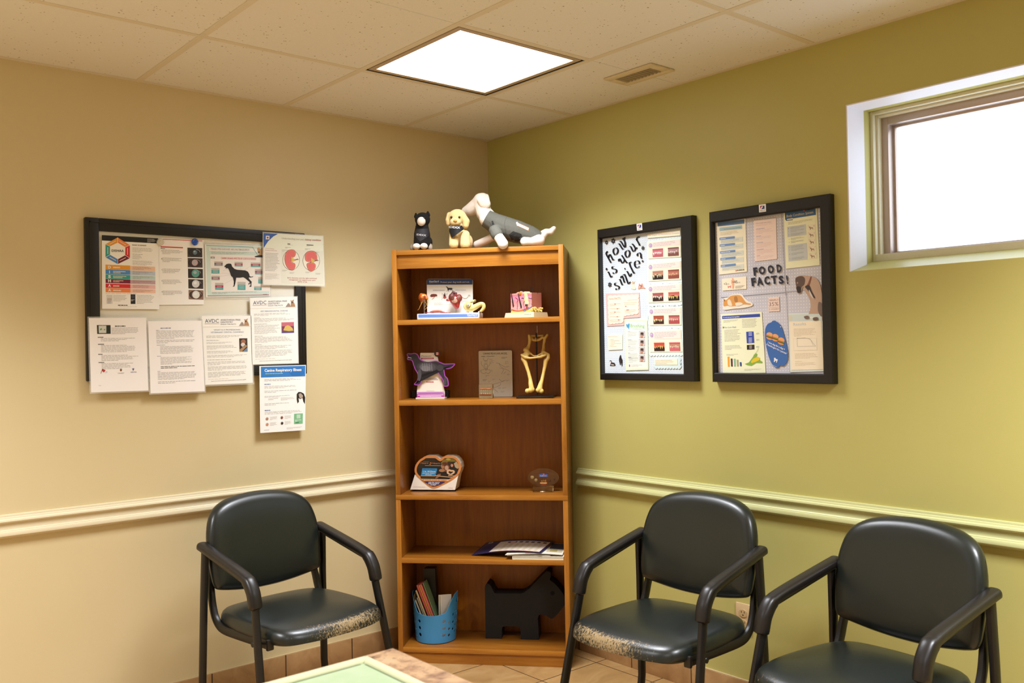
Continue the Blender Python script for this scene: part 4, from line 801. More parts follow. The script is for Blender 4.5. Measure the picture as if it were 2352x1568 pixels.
d = Doc(GRN, -.0125, B4, (1012, 215), (1172, 205), (1180, 418), (1012, 428)); d.text('NEARLY', (.04, .27), (.94, .27), .15, '#b59a94', 2, raw=False); d.text('35%', (.05, .62), (.93, .62), .29, '#a08680', 2, raw=False); d.rect(.04, .705, .94, .72, '#b59a94', 2); d.text('IS YOURS?', (.06, .9), (.95, .9), .12, '#b59a94', 2, raw=False); card(f2, d, '#f0d8ca', 'percent_card')
dogm = [(1355+0, 1330), (1380, 1290), (1430, 1272), (1500, 1270), (1580, 1280), (1660, 1310), (1715, 1400), (1745, 1560), (1770, 1700), (1760, 1900), (1640, 1925), (1640, 1890), (1580, 1900), (1510, 1905), (1480, 1890), (1500, 1850), (1540, 1840), (1580, 1720), (1560, 1600), (1500, 1500), (1470, 1430), (1440, 1520), (1390, 1525), (1375, 1460)]
def b4b3(u, v): return u, v
cutout(f2, B3, [(dogm, '#bfa08a'), ([(1360, 1330), (1390, 1290), (1460, 1280), (1500, 1320), (1490, 1400), (1450, 1440), (1440, 1515), (1392, 1518), (1378, 1450)], '#5f4c45'), ([(1372, 1440), (1430, 1430), (1440, 1505), (1400, 1515)], '#2e2422'), ([(1380, 1370), (1400, 1362), (1402, 1385), (1385, 1390)], '#a07f6c'), ([(1545, 1380), (1580, 1290), (1592, 1300), (1560, 1410), (1530, 1400)], '#8a5448'), ([(1500, 1430), (1560, 1410), (1600, 1500), (1650, 1600), (1600, 1560), (1540, 1480)], '#3c3231'), ([(1560, 1470), (1640, 1620), (1660, 1640), (1580, 1560)], '#d4cac4'), ([(1700, 1650), (1750, 1700), (1740, 1860), (1690, 1780)], '#7d6a5e'), ([(1490, 1860), (1550, 1850), (1560, 1890), (1510, 1895)], '#7a6459'), ([(1620, 1880), (1680, 1870), (1690, 1910), (1630, 1918)], '#6a564d')], -.0130, label='brown dog cut-out with a dark face')
# ingredient sheet
d = Doc(GRN, -.0125, B4, (300, 468), (912, 430), (970, 1345), (330, 1352)); d.rect(.03, .03, .955, .08, '#2f47a6', 2); d.text('The truth about pet food ingredients', (.05, .066), (.46, .066), .02, '#e8e8ec', 3, raw=False, bold=.02)
d.lines(.06, .47, .1, .15, 3); d.lines(.52, .93, .1, .25, 7); d.text('The Corn Myth', (.07, .24), (.37, .24), .026, '#8a9ac8', 2, raw=False); d.poly([(.04, .205), (.065, .222), (.04, .245)], '#2a2c44', 3, False)
d.lines(.07, .48, .265, .47, 10); d.lines(.07, .48, .53, .61, 4); d.lines(.1, .42, .675, .71, 2)
d.poly([(680, 730), (790, 725), (802, 895), (690, 902)], '#2f47a6', 3); d.poly([(690, 928), (802, 922), (804, 992), (692, 998)], '#221a18', 3)
for k, v in enumerate((745, 765, 785, 825, 845, 865, 885)): d.line([(718, v), (768, v-2)], 8, '#d8dcf0', 4)
for v in (942, 960, 978): d.line([(728, v), (768, v-1)], 7, '#d8d0c8', 4)
for t_, v in (('60%', 768), ('25%', 862), ('80%', 968)): d.text(t_, (832, v), (878, v-3), 24, '#a8aab4', 3)
for u, v0, v1, c in ((400, 1105, 1252, '#f0a030'), (448, 1132, 1250, '#5a1638'), (493, 1135, 1249, '#8cb898'), (537, 1150, 1248, '#a8a484'), (583, 1186, 1246, '#2c4a8a')): d.poly([(u, v0), (u+26, v0-2), (u+30, v1), (u+6, v1)], c, 3)
d.poly([(660, 1212), (720, 1190), (780, 1110), (800, 1070), (830, 1050), (850, 1070), (830, 1110), (860, 1105), (880, 1150), (925, 1180), (920, 1200), (830, 1195), (760, 1240), (700, 1230)], '#86b04a', 3); d.poly([(750, 1180), (790, 1130), (850, 1105), (888, 1120), (885, 1150), (830, 1180), (765, 1200)], '#e2c62c', 4); d.line([(815, 1060), (850, 1010), (865, 970)], 5, '#b8c890', 4); d.lines(.52, .92, .93, .965, 3)
card(f2, d, '#eff2cf', 'ingredient_sheet')
# blue hot-dog tag
d = Doc(GRN, -.0135, B4, (960, 560), (1300, 560), (1300, 1275), (960, 1275)); o = smooth2([(1050, 590), (1070, 570), (1105, 562), (1135, 580), (1165, 600), (1210, 660), (1250, 790), (1285, 930), (1305, 1080), (1285, 1190), (1240, 1240), (1210, 1242), (1185, 1235), (1165, 1262), (1130, 1270), (1080, 1235), (1030, 1140), (985, 980), (962, 820), (965, 690), (1000, 615)], 3)
d.sheet(M('#2f66b0', .35, coat=.4), .0012, [(p.x, p.z) for p in (GRN.px(*B4(u, v), d.Y) for u, v in o)])
for i, (cx, cy) in enumerate(((1030, 795), (1115, 820), (1203, 872))): 
    d.oval(cx+3, cy-18, 50, 38, '#e8a468', 2, rot=.3); d.oval(cx-3, cy+28, 48, 24, '#dc9858', 2, rot=.35); d.line([(cx-50, cy-10), (cx+48, cy+24)], 14, '#7aa03c', 3); d.line([(cx-48, cy+2), (cx+44, cy+34)], 11, '#6a2c20', 4); d.line([(cx-44, cy-18), (cx+50, cy+14)], 6, '#c84a3a', 4)
d.text('1 hot dog for a dog =', (1005, 895), (1255, 1005), 26, '#eef0f4', 3, bold=.02); d.text('3 hamburgers for a person*', (982, 925), (1292, 1072), 26, '#eef0f4', 3, bold=.02)
d.poly([(1098, 1120), (1110, 1122), (1118, 1118), (1125, 1135), (1148, 1145), (1156, 1140), (1150, 1165), (1138, 1195), (1130, 1192), (1134, 1165), (1115, 1165), (1108, 1185), (1095, 1180), (1100, 1150)], '#e8ecf2', 3); d.line([(1045, 1215), (1140, 1258)], 5, '#a8bcd8', 3); d.oval(1198, 655, 7, 7, '#e8ecf2', 3)
part('blue_tag', d.mb, f2, 'blue hot dog shaped tag', smooth=False)
# results sheet
d = Doc(GRN, -.0125, B4, (1312, 455), (1815, 440), (1862, 1322), (1340, 1335)); d.rect(.0, .02, .99, .14, '#cfdad6', 2); d.oval(.06, .08, .06, .045, '#d6d2bc', 3, False); d.rect(.6, .07, .88, .095, '#e8e4d0', 3); d.rect(.04, .14, .97, .965, '#f5e8cc', 3)
d.text('Results', (1390, 640), (1580, 630), 44, '#bccad4', 4); d.lines(.15, .85, .26, .4, 7, '#cfc0aa', L=4); d.rect(.13, .43, .82, .64, '#e6dcc4', 4); d.rect(.14, .437, .81, .633, '#f3e8cf', 5)
d.line([(1445, 828), (1560, 820), (1640, 835), (1680, 890), (1725, 945)], 4, '#b0a8a0', 6); d.line([(1445, 825), (1600, 825), (1650, 850), (1690, 935)], 4, '#c0b4ac', 6); d.line([(1445, 820), (1450, 950), (1730, 945)], 4, '#b4aca4', 6)
d.lines(.16, .86, .68, .78, 5, '#cfc0aa', L=4); d.lines(.16, .66, .815, .83, 1, '#b8aa98', L=4, rag=0); d.lines(.16, .84, .84, .9, 4, '#cfc0aa', L=4); card(f2, d, '#dfe7dd', 'results_sheet')
# ------------------------------------------------------------------ bookshelf
def wood(name, axis, c=('#754313', '#8b5418', '#96601e', '#7e4a14')):
    n = NM(name, .32); n.b.inputs['Specular IOR Level'].default_value = .4
    sc = {'x': (1.2, 16, 16), 'z': (16, 16, 1.2)}[axis]
    a = n.noise(n.map(sc), 3.0, 6, .62, .7); b = n.noise(n.map(tuple(v*4 for v in sc)), 4, 3, .6)
    k = n.math('ADD', n.math('MULTIPLY', a, .75), n.math('MULTIPLY', b, .25))
    n.col(n.ramp(k, [(.3, c[0]), (.48, c[1]), (.62, c[2]), (.8, c[3])])); return n.m
M_wx, M_wz = wood('honey_wood_shaded_across', 'x'), wood('honey_wood_shaded_upright', 'z')  # panel colour darkened to carry the shade inside the shelf
LIT = ('#9c5f1c', '#ad7026', '#b77c2e', '#a06420'); M_ex, M_ez = wood('lit_edge_across', 'x', LIT), wood('lit_edge_upright', 'z', LIT); M_bkp = wood('back_panel_shaded_grain', 'z', ('#7f450a', '#91530d', '#9b5d11', '#854a0b'))  # front edges: same wood lightened as if lit; back panel colour carries shade
def band(mb, lt):  # gives the front faces the lit copy of the wood
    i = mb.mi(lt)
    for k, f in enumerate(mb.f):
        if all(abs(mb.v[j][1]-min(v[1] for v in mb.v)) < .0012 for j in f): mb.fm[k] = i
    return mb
BW, BD, BT = .382, .268, .0215
bs = thing('bookshelf', 'tall honey-coloured wooden bookshelf standing across the corner', 'bookshelf', SHF, (0, .13, 0))
for s in (-1, 1):
    mb = MB(); xa, xb = sorted((s*BW, s*(BW-BT)))
    mb.box(xa, xb, 0, BD, 0, .7225, M_wz, .0008); mb.box(xa, xb, 0, BD, .7435, 1.829, M_wz, .0008)
    xi = s*(BW-BT)
    for y in (.035, .225):
        for z in [.8+.032*k for k in range(30)] + [.16+.032*k for k in range(16)]:
            p = [(xi-s*.0002, y+.0022*math.cos(a), z+.0022*math.sin(a)) for a in [PI*j/4 for j in range(8)]]; mb.face(p if s > 0 else p[::-1], M('#2a1606', .8))
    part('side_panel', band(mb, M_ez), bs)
IX = BW-BT
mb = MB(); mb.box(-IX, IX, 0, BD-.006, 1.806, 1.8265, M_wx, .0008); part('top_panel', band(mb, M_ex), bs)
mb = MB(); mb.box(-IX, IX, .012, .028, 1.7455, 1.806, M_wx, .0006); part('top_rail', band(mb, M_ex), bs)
for z0, z1, ov in ((1.4955, 1.5175, 0), (1.138, 1.161, 0), (.7225, .7435, 1), (.4425, .4645, 0), (.050, .0715, 0)):
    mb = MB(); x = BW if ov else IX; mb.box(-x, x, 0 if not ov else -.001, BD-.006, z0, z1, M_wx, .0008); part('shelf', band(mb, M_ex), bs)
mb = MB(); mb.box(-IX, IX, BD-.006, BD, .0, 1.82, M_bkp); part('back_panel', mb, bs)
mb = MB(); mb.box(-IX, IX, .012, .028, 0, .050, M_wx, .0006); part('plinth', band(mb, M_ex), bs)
YB = BD-.006
Z1, Z2, Z3, Z4, Z5, ZT = 1.518, 1.1615, .744, .465, .072, 1.8297
T1, T2, T3, T4, T5, T6 = Z(930, 430, 6.3568), Z(930, 620, 6.3568), Z(910, 740, 7.84), Z(1080, 740, 7.8417), Z(910, 1030, 5.88), Z(910, 1200, 4.9)
U2 = Z(950, 640, 13.067); U1 = Z(1160, 640, 15.68); U5 = Z(940, 1040, 16.507); U6 = Z(930, 1280, 7.469); U4 = Z(1070, 1220, 9.8)
def q(T, u, v, Y): return SHF.px(*T(u, v), Y)
def rr(k, Y=0): return (Y+3.93)/FPX/k     # metres per crop pixel at depth Y
def caps(T, k, L, Y0=0):
    """[(u,v,r_px,Y)...] -> capsule chain"""
    out = []
    P = [(q(T, u, v, y), r*rr(k, y)) for u, v, r, y in L]
    for (a, ra), (b, rb) in zip(P, P[1:]): out.append(('c', a, ra, b, rb))
    return out
def plush(name, c, sc=420, st=.5):
    n = NM(name, .95); n.b.inputs['Sheen Weight'].default_value = .0 if c == '#0d0c0c' else .3; n.col(c); n.bump(n.noise(n.co, sc, 3, .7), st, .003); return n.m

# ------------------------------------------------------------------ stuffed toys on top
M_bk, M_wf = plush('black_plush', '#0d0c0c'), plush('white_plush', '#f0e2d2'); M_gf = plush('grey_plush', '#b8ab9a'); M_ty = plush('golden_plush', '#dfbf80', 300, .8)
k1 = 6.3568
def rest(mb, z):    # let the lowest point sit on z
    lo = min(v[2] for v in mb.v); mb.v = [(x, y, w+z-lo) for x, y, w in mb.v]; return mb
cat = thing('plush_cat', 'small black and white plush cat in a dark bandana, leftmost on the bookshelf top', 'stuffed toy', SHF, (q(T1, 255, 880, .06).x, .06, ZT), 'plush toys on the bookshelf')
sh = [('b', q(T1, 258, 470, .06), tuple(118*rr(k1)*c for c in (1, .95, .92)))] + caps(T1, k1, [(250, 560, 95, .065), (250, 690, 122, .07), (252, 800, 130, .075)])
sh += [('b', q(T1, 345, 800, .10), (60*rr(k1), 80*rr(k1), 85*rr(k1)))]
body = blob(sh, .0028, M_bk, 4); b0 = min(v[2] for v in body.v); part('body', body, cat)
mb = blob([('b', q(T1, 240, 498, .032), tuple(68*rr(k1)*c for c in (.95, .9, 1.02))), ('b', q(T1, 222, 478, .022), 26*rr(k1))], .002, M_wf, 3); part('muzzle', mb, cat)
for u, v, r in ((160, 402, 30), (335, 380, 36)):
    p = q(T1, u, v, .06); mb = blob([('c', p+Vector((0, 0, -.008)), r*rr(k1), p+Vector((0, 0, .006)), r*.45*rr(k1))], .0022, M_bk, 3); part('ear', mb, cat)
for u in (170, 278):
    mb = blob([('b', q(T1, u, 860, .02), (58*rr(k1), 70*rr(k1), 48*rr(k1)))], .0028, M_wf, 3); part('paw', rest(mb, ZT+.0005), cat)
for u, y in ((365, .09), (110, .10)):
    mb = blob([('b', q(T1, u, 855, y), (36*rr(k1), 70*rr(k1), 62*rr(k1)))], .0028, M_gf, 3); part('haunch', rest(mb, ZT+.0005), cat)
for u, v in ((284, 448), (196, 452)):
    mb = MB(); mb.ball(q(T1, u, v, .0285), .0042, M('#241a10', .1), None, 12); part('eye', mb, cat)
def drape(tris, bvh, T, off, m, mb, L=0, sub=10):
    """lay a crop polygon (fan of quads given as 4 corners) onto a surface"""
    A, B, Cc, D = tris; n = sub; g = []
    for i in range(n+1):
        for j in range(n+1):
            a, b = i/n, j/n; u = (A[0]*(1-a)+B[0]*a)*(1-b)+(D[0]*(1-a)+Cc[0]*a)*b; v = (A[1]*(1-a)+B[1]*a)*(1-b)+(D[1]*(1-a)+Cc[1]*a)*b
            g.append(onto(bvh, T, u, v, off))
    fs = [(i*(n+1)+j, i*(n+1)+j+1, (i+1)*(n+1)+j+1, (i+1)*(n+1)+j) for i in range(n) for j in range(n)]
    mb.add(g, fs, m)
def onto(bvh, T, u, v, off, far=.25):
    p = q(T, u, v, 0); d = (p-SHF.eye).normalized(); h = bvh.ray_cast(SHF.eye, d)
    if h[0] is not None: return h[0]-d*off
    c = bvh.find_nearest(q(T, u, v, .06)); return c[0]-d*off
def bvh_of(*mbs):
    vs, fs = [], []
    for m in mbs: i = len(vs); vs += [Vector(v) for v in m.v]; fs += [tuple(j+i for j in f) for f in m.f]
    return BVHTree.FromPolygons(vs, fs)
def surf_text(t, p0, p1, h, bvh, T, off, m, mb, bold=0):
    vs, fs, a, b = glyphs(t, bold); ux, uy = (p1[0]-p0[0])/(b-a), (p1[1]-p0[1])/(b-a); k = math.hypot(ux, uy); nx, ny = uy/k, -ux/k
    mb.add([onto(bvh, T, p0[0]+ux*(x-a)+nx*h*y/.72, p0[1]+uy*(x-a)+ny*h*y/.72, off) for x, y in vs], fs, m)
bv = bvh_of(body); mb = MB(); M_ban, M_ban2 = M('#26252a', .7), M('#0e0e12', .7)
drape(((150, 610), (365, 600), (378, 690), (140, 700)), bv, T1, .0012, M_ban, mb); drape(((140, 700), (378, 690), (225, 790), (215, 790)), bv, T1, .0012, M_ban, mb)
surf_text('IDEXX', (168, 700), (310, 715), 26, bv, T1, .002, '#c8c8cc', mb, .02); part('bandana', mb, cat, 'dark grey bandana', smooth=False)

pup = thing('plush_puppy', 'golden plush puppy in a black bandana, sitting between the cat and the white dog', 'stuffed toy', SHF, (q(T1, 800, 880, .06).x, .07, ZT), 'plush toys on the bookshelf')
sh = [('b', q(T1, 765, 450, .045), tuple(142*rr(k1)*c for c in (1.02, .9, .93))), ('b', q(T1, 735, 515, .015), (82*rr(k1), 70*rr(k1), 62*rr(k1)))]
sh += caps(T1, k1, [(790, 580, 100, .05), (810, 700, 122, .06), (840, 790, 120, .07)]) + caps(T1, k1, [(715, 700, 70, .035), (712, 840, 72, .02)]) + caps(T1, k1, [(880, 700, 72, .035), (880, 840, 76, .02)])
sh += [('b', q(T1, 925, 800, .075), (72*rr(k1), 90*rr(k1), 110*rr(k1)))]
body = rest(blob(sh, .003, M_ty, 4), ZT-.007); body.v = [(x, y, max(z, ZT+.0005)) for x, y, z in body.v]; part('body', body, pup)
for L in ([(850, 420, 48, .035), (895, 500, 54, .03), (890, 560, 44, .027)], [(650, 400, 40, .04), (632, 480, 42, .035), (635, 530, 34, .035)]):
    mb = blob(caps(T1, k1, L), .0026, M_ty, 3); part('ear', mb, pup)
bv = bvh_of(body)
for u, v, r in ((680, 437, 20), (795, 435, 17)): mb = MB(); mb.ball(onto(bv, T1, u, v, 0), r*rr(k1), M('#1c130c', .08), None, 14); part('eye', mb, pup)
mb = MB(); mb.ball(onto(bv, T1, 735, 490, 0), (30*rr(k1), .006, 22*rr(k1)), M('#b98d4c', .8), None, 14); part('nose', mb, pup)
mb = MB(); N_ = 14
def scarf(u, v, o=0): return q(T1, u, v, -.007-o+.026*((u-755)/115)**2)
def edge(a): return (645+(862-645)*a, 640+(612-640)*a)
rows = []
for j in range(N_+1):
    c_ = j/N_; r_ = []
    for i in range(N_+1):
        a_ = i/N_
        if c_ < .4: k_ = c_/.4; t0, t1 = (655+(835-655)*a_, 572+(556-572)*a_), edge(a_); p_ = (t0[0]+(t1[0]-t0[0])*k_, t0[1]+(t1[1]-t0[1])*k_)
        else: k_ = (c_-.4)/.6; t0, t1 = edge(a_), (680+10*a_, 735); p_ = (t0[0]+(t1[0]-t0[0])*k_, t0[1]+(t1[1]-t0[1])*k_)
        r_.append(scarf(*p_))
    rows.append(r_)
mb.add([p for r_ in rows for p in r_], [(j*(N_+1)+i, j*(N_+1)+i+1, (j+1)*(N_+1)+i+1, (j+1)*(N_+1)+i) for j in range(N_) for i in range(N_)], M_ban2)
vs, fs, g0, g1 = glyphs('IDEXX', .02); mb.add([scarf(642+165*(x-g0)/(g1-g0), 592+12*(x-g0)/(g1-g0)-30*y/.72, .0012) for x, y in vs], fs, M('#d8d8d8'))
part('bandana', mb, pup, 'black bandana', smooth=False)

dog_ = thing('plush_dog', 'large white faceless plush dog wearing a grey fabric coat on the bookshelf', 'stuffed toy', SHF, (q(T1, 1550, 850, .07).x, .08, ZT), 'plush toys on the bookshelf')
M_wd = NM('white_jersey', .8).col('#f2e6d8'); M_wd.bump(M_wd.noise(M_wd.co, 700, 2), .1, .001); M_wd = M_wd.m
trunk = caps(T1, k1, [(1200, 460, 120, .07), (1320, 530, 138, .075), (1480, 600, 158, .08), (1640, 650, 155, .085), (1820, 700, 130, .09), (1930, 745, 105, .09)])
sh = list(trunk) + caps(T1, k1, [(1110, 200, 118, .105), (1075, 250, 118, .115), (965, 325, 98, .125), (888, 350, 68, .13)]) + caps(T1, k1, [(1120, 270, 118, .105), (1160, 380, 122, .095), (1240, 470, 125, .08)])
sh += [('b', q(T1, 1135, 165, .105), (95*rr(k1), 90*rr(k1), 88*rr(k1)))]
sh += caps(T1, k1, [(1320, 660, 74, .015), (1400, 770, 76, .0), (1432, 825, 80, -.012)]) + caps(T1, k1, [(1300, 720, 62, .105), (1180, 780, 60, .13), (1050, 835, 56, .15)])
sh += caps(T1, k1, [(1960, 775, 88, .045), (1850, 795, 62, .02), (1750, 790, 68, .01)]) + caps(T1, k1, [(1990, 720, 75, .09), (2060, 650, 48, .1), (2130, 650, 46, .1), (2175, 600, 36, .1)])
body = blob(sh, .003, M_wd, 5)
body.v = [(x, y, max(z, ZT+.0005+(.0004 if y > 0 else 0)) if y > -.002 else z) for x, y, z in body.v]
part('body', body, dog_)
d = Doc(SHF, .066, T1, (1040, 70), (1250, 70), (1250, 300), (1040, 300)); o_ = smooth2([(1042, 130), (1060, 90), (1110, 72), (1180, 78), (1210, 120), (1235, 190), (1248, 245), (1225, 285), (1170, 300), (1105, 285), (1070, 230), (1050, 180)], 3); mb = MB(); P_ = [SHF.px(*T1(u, v), .066) for u, v in o_]; cc_ = sum(P_, Vector())/len(P_)
mb.loft([[cc_+(p-cc_)*s_+Vector((0, dy+.035*max(0, (p.z-cc_.z)/.03), 0)) for p in P_] for s_, dy in ((.2, .012), (.97, .010), (1.02, .005), (1.0, -.001), (.92, -.005), (.6, -.009), (.15, -.010))], M_wd); part('ear', mb, dog_, sharp=70)
# coat: a sleeve of cloth over the trunk, cut off at the neck and at the hips
M_coat = NM('grey_jersey', .85); M_coat.col(M_coat.mix(M_coat.noise(M_coat.co, 220, 3), '#55544c', '#66655b')); M_coat.bump(M_coat.noise(M_coat.co, 600, 2), .15, .001); M_coat = M_coat.m
g = [(t_[0], t_[1], t_[2]+.0035, t_[3], t_[4]+.0035) for t_ in trunk]; g += [('c', *[x for x in s_[1:]]) for s_ in caps(T1, k1, [(1320, 640, 92, .02), (1345, 690, 90, .012)])]
cv = blob(g, .003, M_coat, 5)
pA, pB = q(T1, 1215, 440, .07), q(T1, 1960, 690, .09); ax = (q(T1, 1930, 745, .09)-q(T1, 1200, 460, .07)).normalized()
nA = (ax+Vector((0, 0, -.15))).normalized()
n0 = q(T1, 1190, 450, .07); n1 = q(T1, 1975, 730, .09)
bm_ = bmesh.new(); me_ = cv.mesh('t', smooth=False); bm_.from_mesh(me_); bpy.data.meshes.remove(me_)
for co, no, in ((n0, -nA), (n1, ax)): bmesh.ops.bisect_plane(bm_, geom=list(bm_.verts)+list(bm_.edges)+list(bm_.faces), plane_co=co, plane_no=no, clear_outer=True)
mb = MB(); mb.bm(bm_, M_coat); coat = part('coat', mb, dog_, 'grey fabric coat')
sd = coat.modifiers.new('cloth', 'SOLIDIFY'); sd.thickness = .0015; sd.offset = 0
bv = bvh_of(mb, body); t_ = MB(); dk = M('#2c2c29', .9)
t_ = MB(); drape(((1135, 545), (1222, 495), (1258, 570), (1245, 670)), bv, T1, .0028, M_coat, t_, sub=8); part('collar_wrap', t_, coat)
t_ = MB()
drape(((1262, 492), (1285, 485), (1308, 548), (1282, 572)), bv, T1, .002, dk, t_, sub=4); part('fastener_tab', t_, coat, smooth=False)
t_ = MB(); drape(((1520, 690), (1580, 640), (1700, 680), (1720, 740)), bv, T1, .0015, dk, t_, sub=6); drape(((1520, 690), (1720, 740), (1650, 800), (1560, 780)), bv, T1, .0015, dk, t_, sub=6); part('belly_patch', t_, coat, smooth=False)
t_ = MB(); drape(((1660, 522), (1815, 592), (1803, 635), (1648, 562)), bv, T1, .002, '#e88a4c', t_, sub=6); drape(((1664, 530), (1808, 595), (1798, 627), (1655, 560)), bv, T1, .0026, '#efe8e0', t_, sub=6)
drape(((1622, 515), (1640, 502), (1668, 540), (1640, 565)), bv, T1, .0026, '#efe8e0', t_, sub=4); surf_text('Thunder', (1664, 555), (1745, 590), 16, bv, T1, .0032, '#3c4a78', t_, .02); surf_text('Shirt', (1748, 592), (1795, 613), 16, bv, T1, .0032, '#e8803c', t_, .02); part('coat_label', t_, coat, 'white and orange bone label', smooth=False)
for P in ([(1485, 440), (1455, 520), (1470, 640), (1500, 720)], [(1240, 500), (1258, 550), (1262, 590)]):
    t_ = MB(); t_.tube([onto(bv, T1, u, v, .0002) for u, v in [(p.x, p.y) for p in smooth_path([(a, b, 0) for a, b in P], 5)]], .0011, M('#45443d', .9), 6); part('seam', t_, coat)

# ------------------------------------------------------------------ shelf 1: parasite model and skin block
k2 = 6.3568
p0, p1 = q(T2, 178, 712, .004), q(T2, 1082, 700, .004); X0, X1 = p0.x, p1.x
pm = thing('parasite_model', 'anatomical display of a flea, heart and gut on a blue and white base, top shelf', 'anatomical model', SHF, ((X0+X1)/2, .05, Z1))
mb = MB(); mb.box(X0, X1, .004, .105, Z1, Z1+.0255, M('#ece9ea', .35), .002); d = Doc(SHF, .004, T2, (183, 632), (1080, 626), (1082, 700), (183, 712))
mb2 = Doc(SHF, .0038, T2, (195, 648), (1064, 640), (1068, 683), (196, 695)); mb2.rect(0, 0, 1, 1, '#5f83c8', 0); mb2.text('NexGard', (912, 668), (1050, 664), 22, '#e8ecf4', 2, bold=.02); mb2.text('SPECTRA', (916, 682), (1052, 678), 9, '#e8ecf4', 2)
for v, f, m in zip([None]*0, [], []): pass
i0 = len(mb.v); mb.v += mb2.mb.v; mb.f += [tuple(j+i0 for j in f) for f in mb2.mb.f]; mb.fm += [mb.mi(mb2.mb.mats[m]) for m in mb2.mb.fm]; part('base', mb, pm)
d = Doc(SHF, .098, T2, (318, 130), (990, 128), (995, 632), (320, 640)); a, b, c_, e = d.c
R_ = .008; pts = [(a.x, Z1+.025), (c_.x, Z1+.025), (b.x, b.z-R_), (b.x-R_*.3, b.z-R_*.3), (b.x-R_, b.z), (a.x+R_, a.z), (a.x+R_*.3, a.z-R_*.3), (a.x, a.z-R_)]
d.sheet(M('#e4dfd4', .4), .004, pts); d.rect(.004, .004, .996, .165, '#1f3f7c', 1); d.text('NexGard', (357, 178), (495, 174), 24, '#e4dfd0', 3, bold=.02); d.text('SPECTRA', (357, 193), (495, 190), 10, '#c8ccd8', 3); d.line([(508, 150), (508, 195)], 2, '#8a9cc0', 3); d.text('Protect your dog inside and out.', (522, 188), (945, 184), 25, '#dcd8cc', 3)
def U(P): return [((U2(u, v)[0]-930)*k2, (U2(u, v)[1]-620)*k2) for u, v in P]
d.poly(U([(965, 242), (985, 232), (1010, 238), (1030, 265), (1080, 275), (1130, 272), (1195, 292), (1150, 300), (1165, 330), (1195, 365), (1170, 355), (1140, 325), (1120, 345), (1130, 368), (1110, 360), (1105, 325), (1065, 330), (1060, 388), (1045, 385), (1045, 340), (1020, 350), (1000, 385), (990, 378), (1020, 330), (1010, 290), (995, 262)]), '#241f22', 2)
d.poly(U([(575, 318), (960, 318), (960, 375), (575, 375)]), '#d8d2c6', 1); d.text('EXTERNAL PARASITES', U([(590, 357)])[0], U([(925, 357)])[0], 10, '#4a5470', 3); d.text('INTERNAL PARASITES', U([(1240, 350)])[0], U([(1565, 350)])[0], 10, '#4a5470', 3)
d.poly(U([(495, 510), (530, 465), (600, 455), (680, 462), (712, 490), (705, 520), (640, 535), (560, 550), (510, 545)]), '#6f2a20', 2)
for P in ([(620, 540), (575, 600), (555, 612)], [(650, 530), (610, 580), (550, 625)], [(700, 515), (695, 540), (712, 560)]): d.line(U(P), 4, '#a8643a', 2)
d.oval(*U([(935, 555)])[0], 22, 22, '#a83420', 3); d.oval(*U([(930, 500)])[0], 15, 18, '#38201c', 4); d.oval(*U([(935, 450)])[0], 6, 14, '#38201c', 4)
for sx in (-1, 1):
    for a_, b_ in ((470, 430), (500, 480), (540, 560), (570, 640)): d.line(U([(935+sx*25, a_), (935+sx*80, (a_+b_)/2-8), (935+sx*95, b_)]), 3, '#5a4034', 2)
d.line(U([(1440, 540), (1520, 595), (1590, 590), (1640, 540), (1650, 490), (1690, 490), (1685, 540)]), 7, '#8a7654', 2)
for x, y in ((.28, .68), (.62, .66), (.84, .62)): d.lines(x-.12, x+.1, y, y+.09, 3, '#b8b2a4', L=2)
for u in (765, 1090): d.line(U([(u, 400), (u, 770)]), 2, '#c8c2b4', 1)
d.line(U([(765, 772), (1090, 772)]), 2, '#c8c2b4', 1); part('backboard', d.mb, pm, 'blue-topped printed backboard', smooth=False)
M_fl = NM('flea_resin', .3); M_fl.col(M_fl.ramp(M_fl.noise(M_fl.map((30, 10, 60), rot=(0, .7, 0)), 2.2, 3), [(.35, '#5a1c08'), (.5, '#a84a14'), (.65, '#c8782a')])); M_fl = M_fl.m; M_am = M('#c8902c', .35); kU = 13.067
fl = [(235, 500, 70, .035), (300, 530, 88, .035), (350, 540, 75, .033), (395, 585, 52, .03)]
mb = blob([('b', q(U2, 260, 560, .036), (118*rr(kU), .018, 128*rr(kU)), Matrix.Rotation(.5, 3, 'Y'))] + caps(U2, kU, fl), .0016, M_fl, 3); part('flea', mb, pm, 'amber flea model')
mb = MB()
for P in ([(225, 670), (225, 760), (180, 850), (165, 900), (118, 940)], [(290, 660), (240, 740), (205, 800), (170, 890)], [(345, 640), (345, 700), (375, 750), (350, 830), (300, 890)], [(400, 640), (410, 700), (425, 740), (408, 850), (330, 930)], [(430, 620), (430, 720), (400, 780)]):
    r = rr(kU); mb.tube(smooth_path([q(U2, u, v, .03+.002*i) for i, (u, v) in enumerate(P)], 4), [12*r*(1-.6*i/(4*(len(P)-1))) for i in range(4*(len(P)-1)+1)], M_am, 8)
part('flea_legs', mb, pm)
M_rod = M('#c8c4bc', .15, .9); mb = MB(); p = q(U2, 315, 700, .034); mb.tube([(p.x, .034, Z1+.024), (p.x, .034, p.z+.01)], .0014, M_rod, 10); part('support_rod', mb, pm); mb = MB(); p2 = q(U2, 1272, 900, .055); mb.tube([(p2.x, .055, Z1+.024), (p2.x, .055, p2.z+.008)], .002, M_rod, 10); part('support_rod', mb, pm); mb = MB(); p3 = q(U2, 1620, 960, .03); mb.tube([(p3.x, .03, Z1+.024), (p3.x, .03, p3.z+.006)], .006, M('#e8e2d8', .3), 14); part('support_rod', mb, pm)
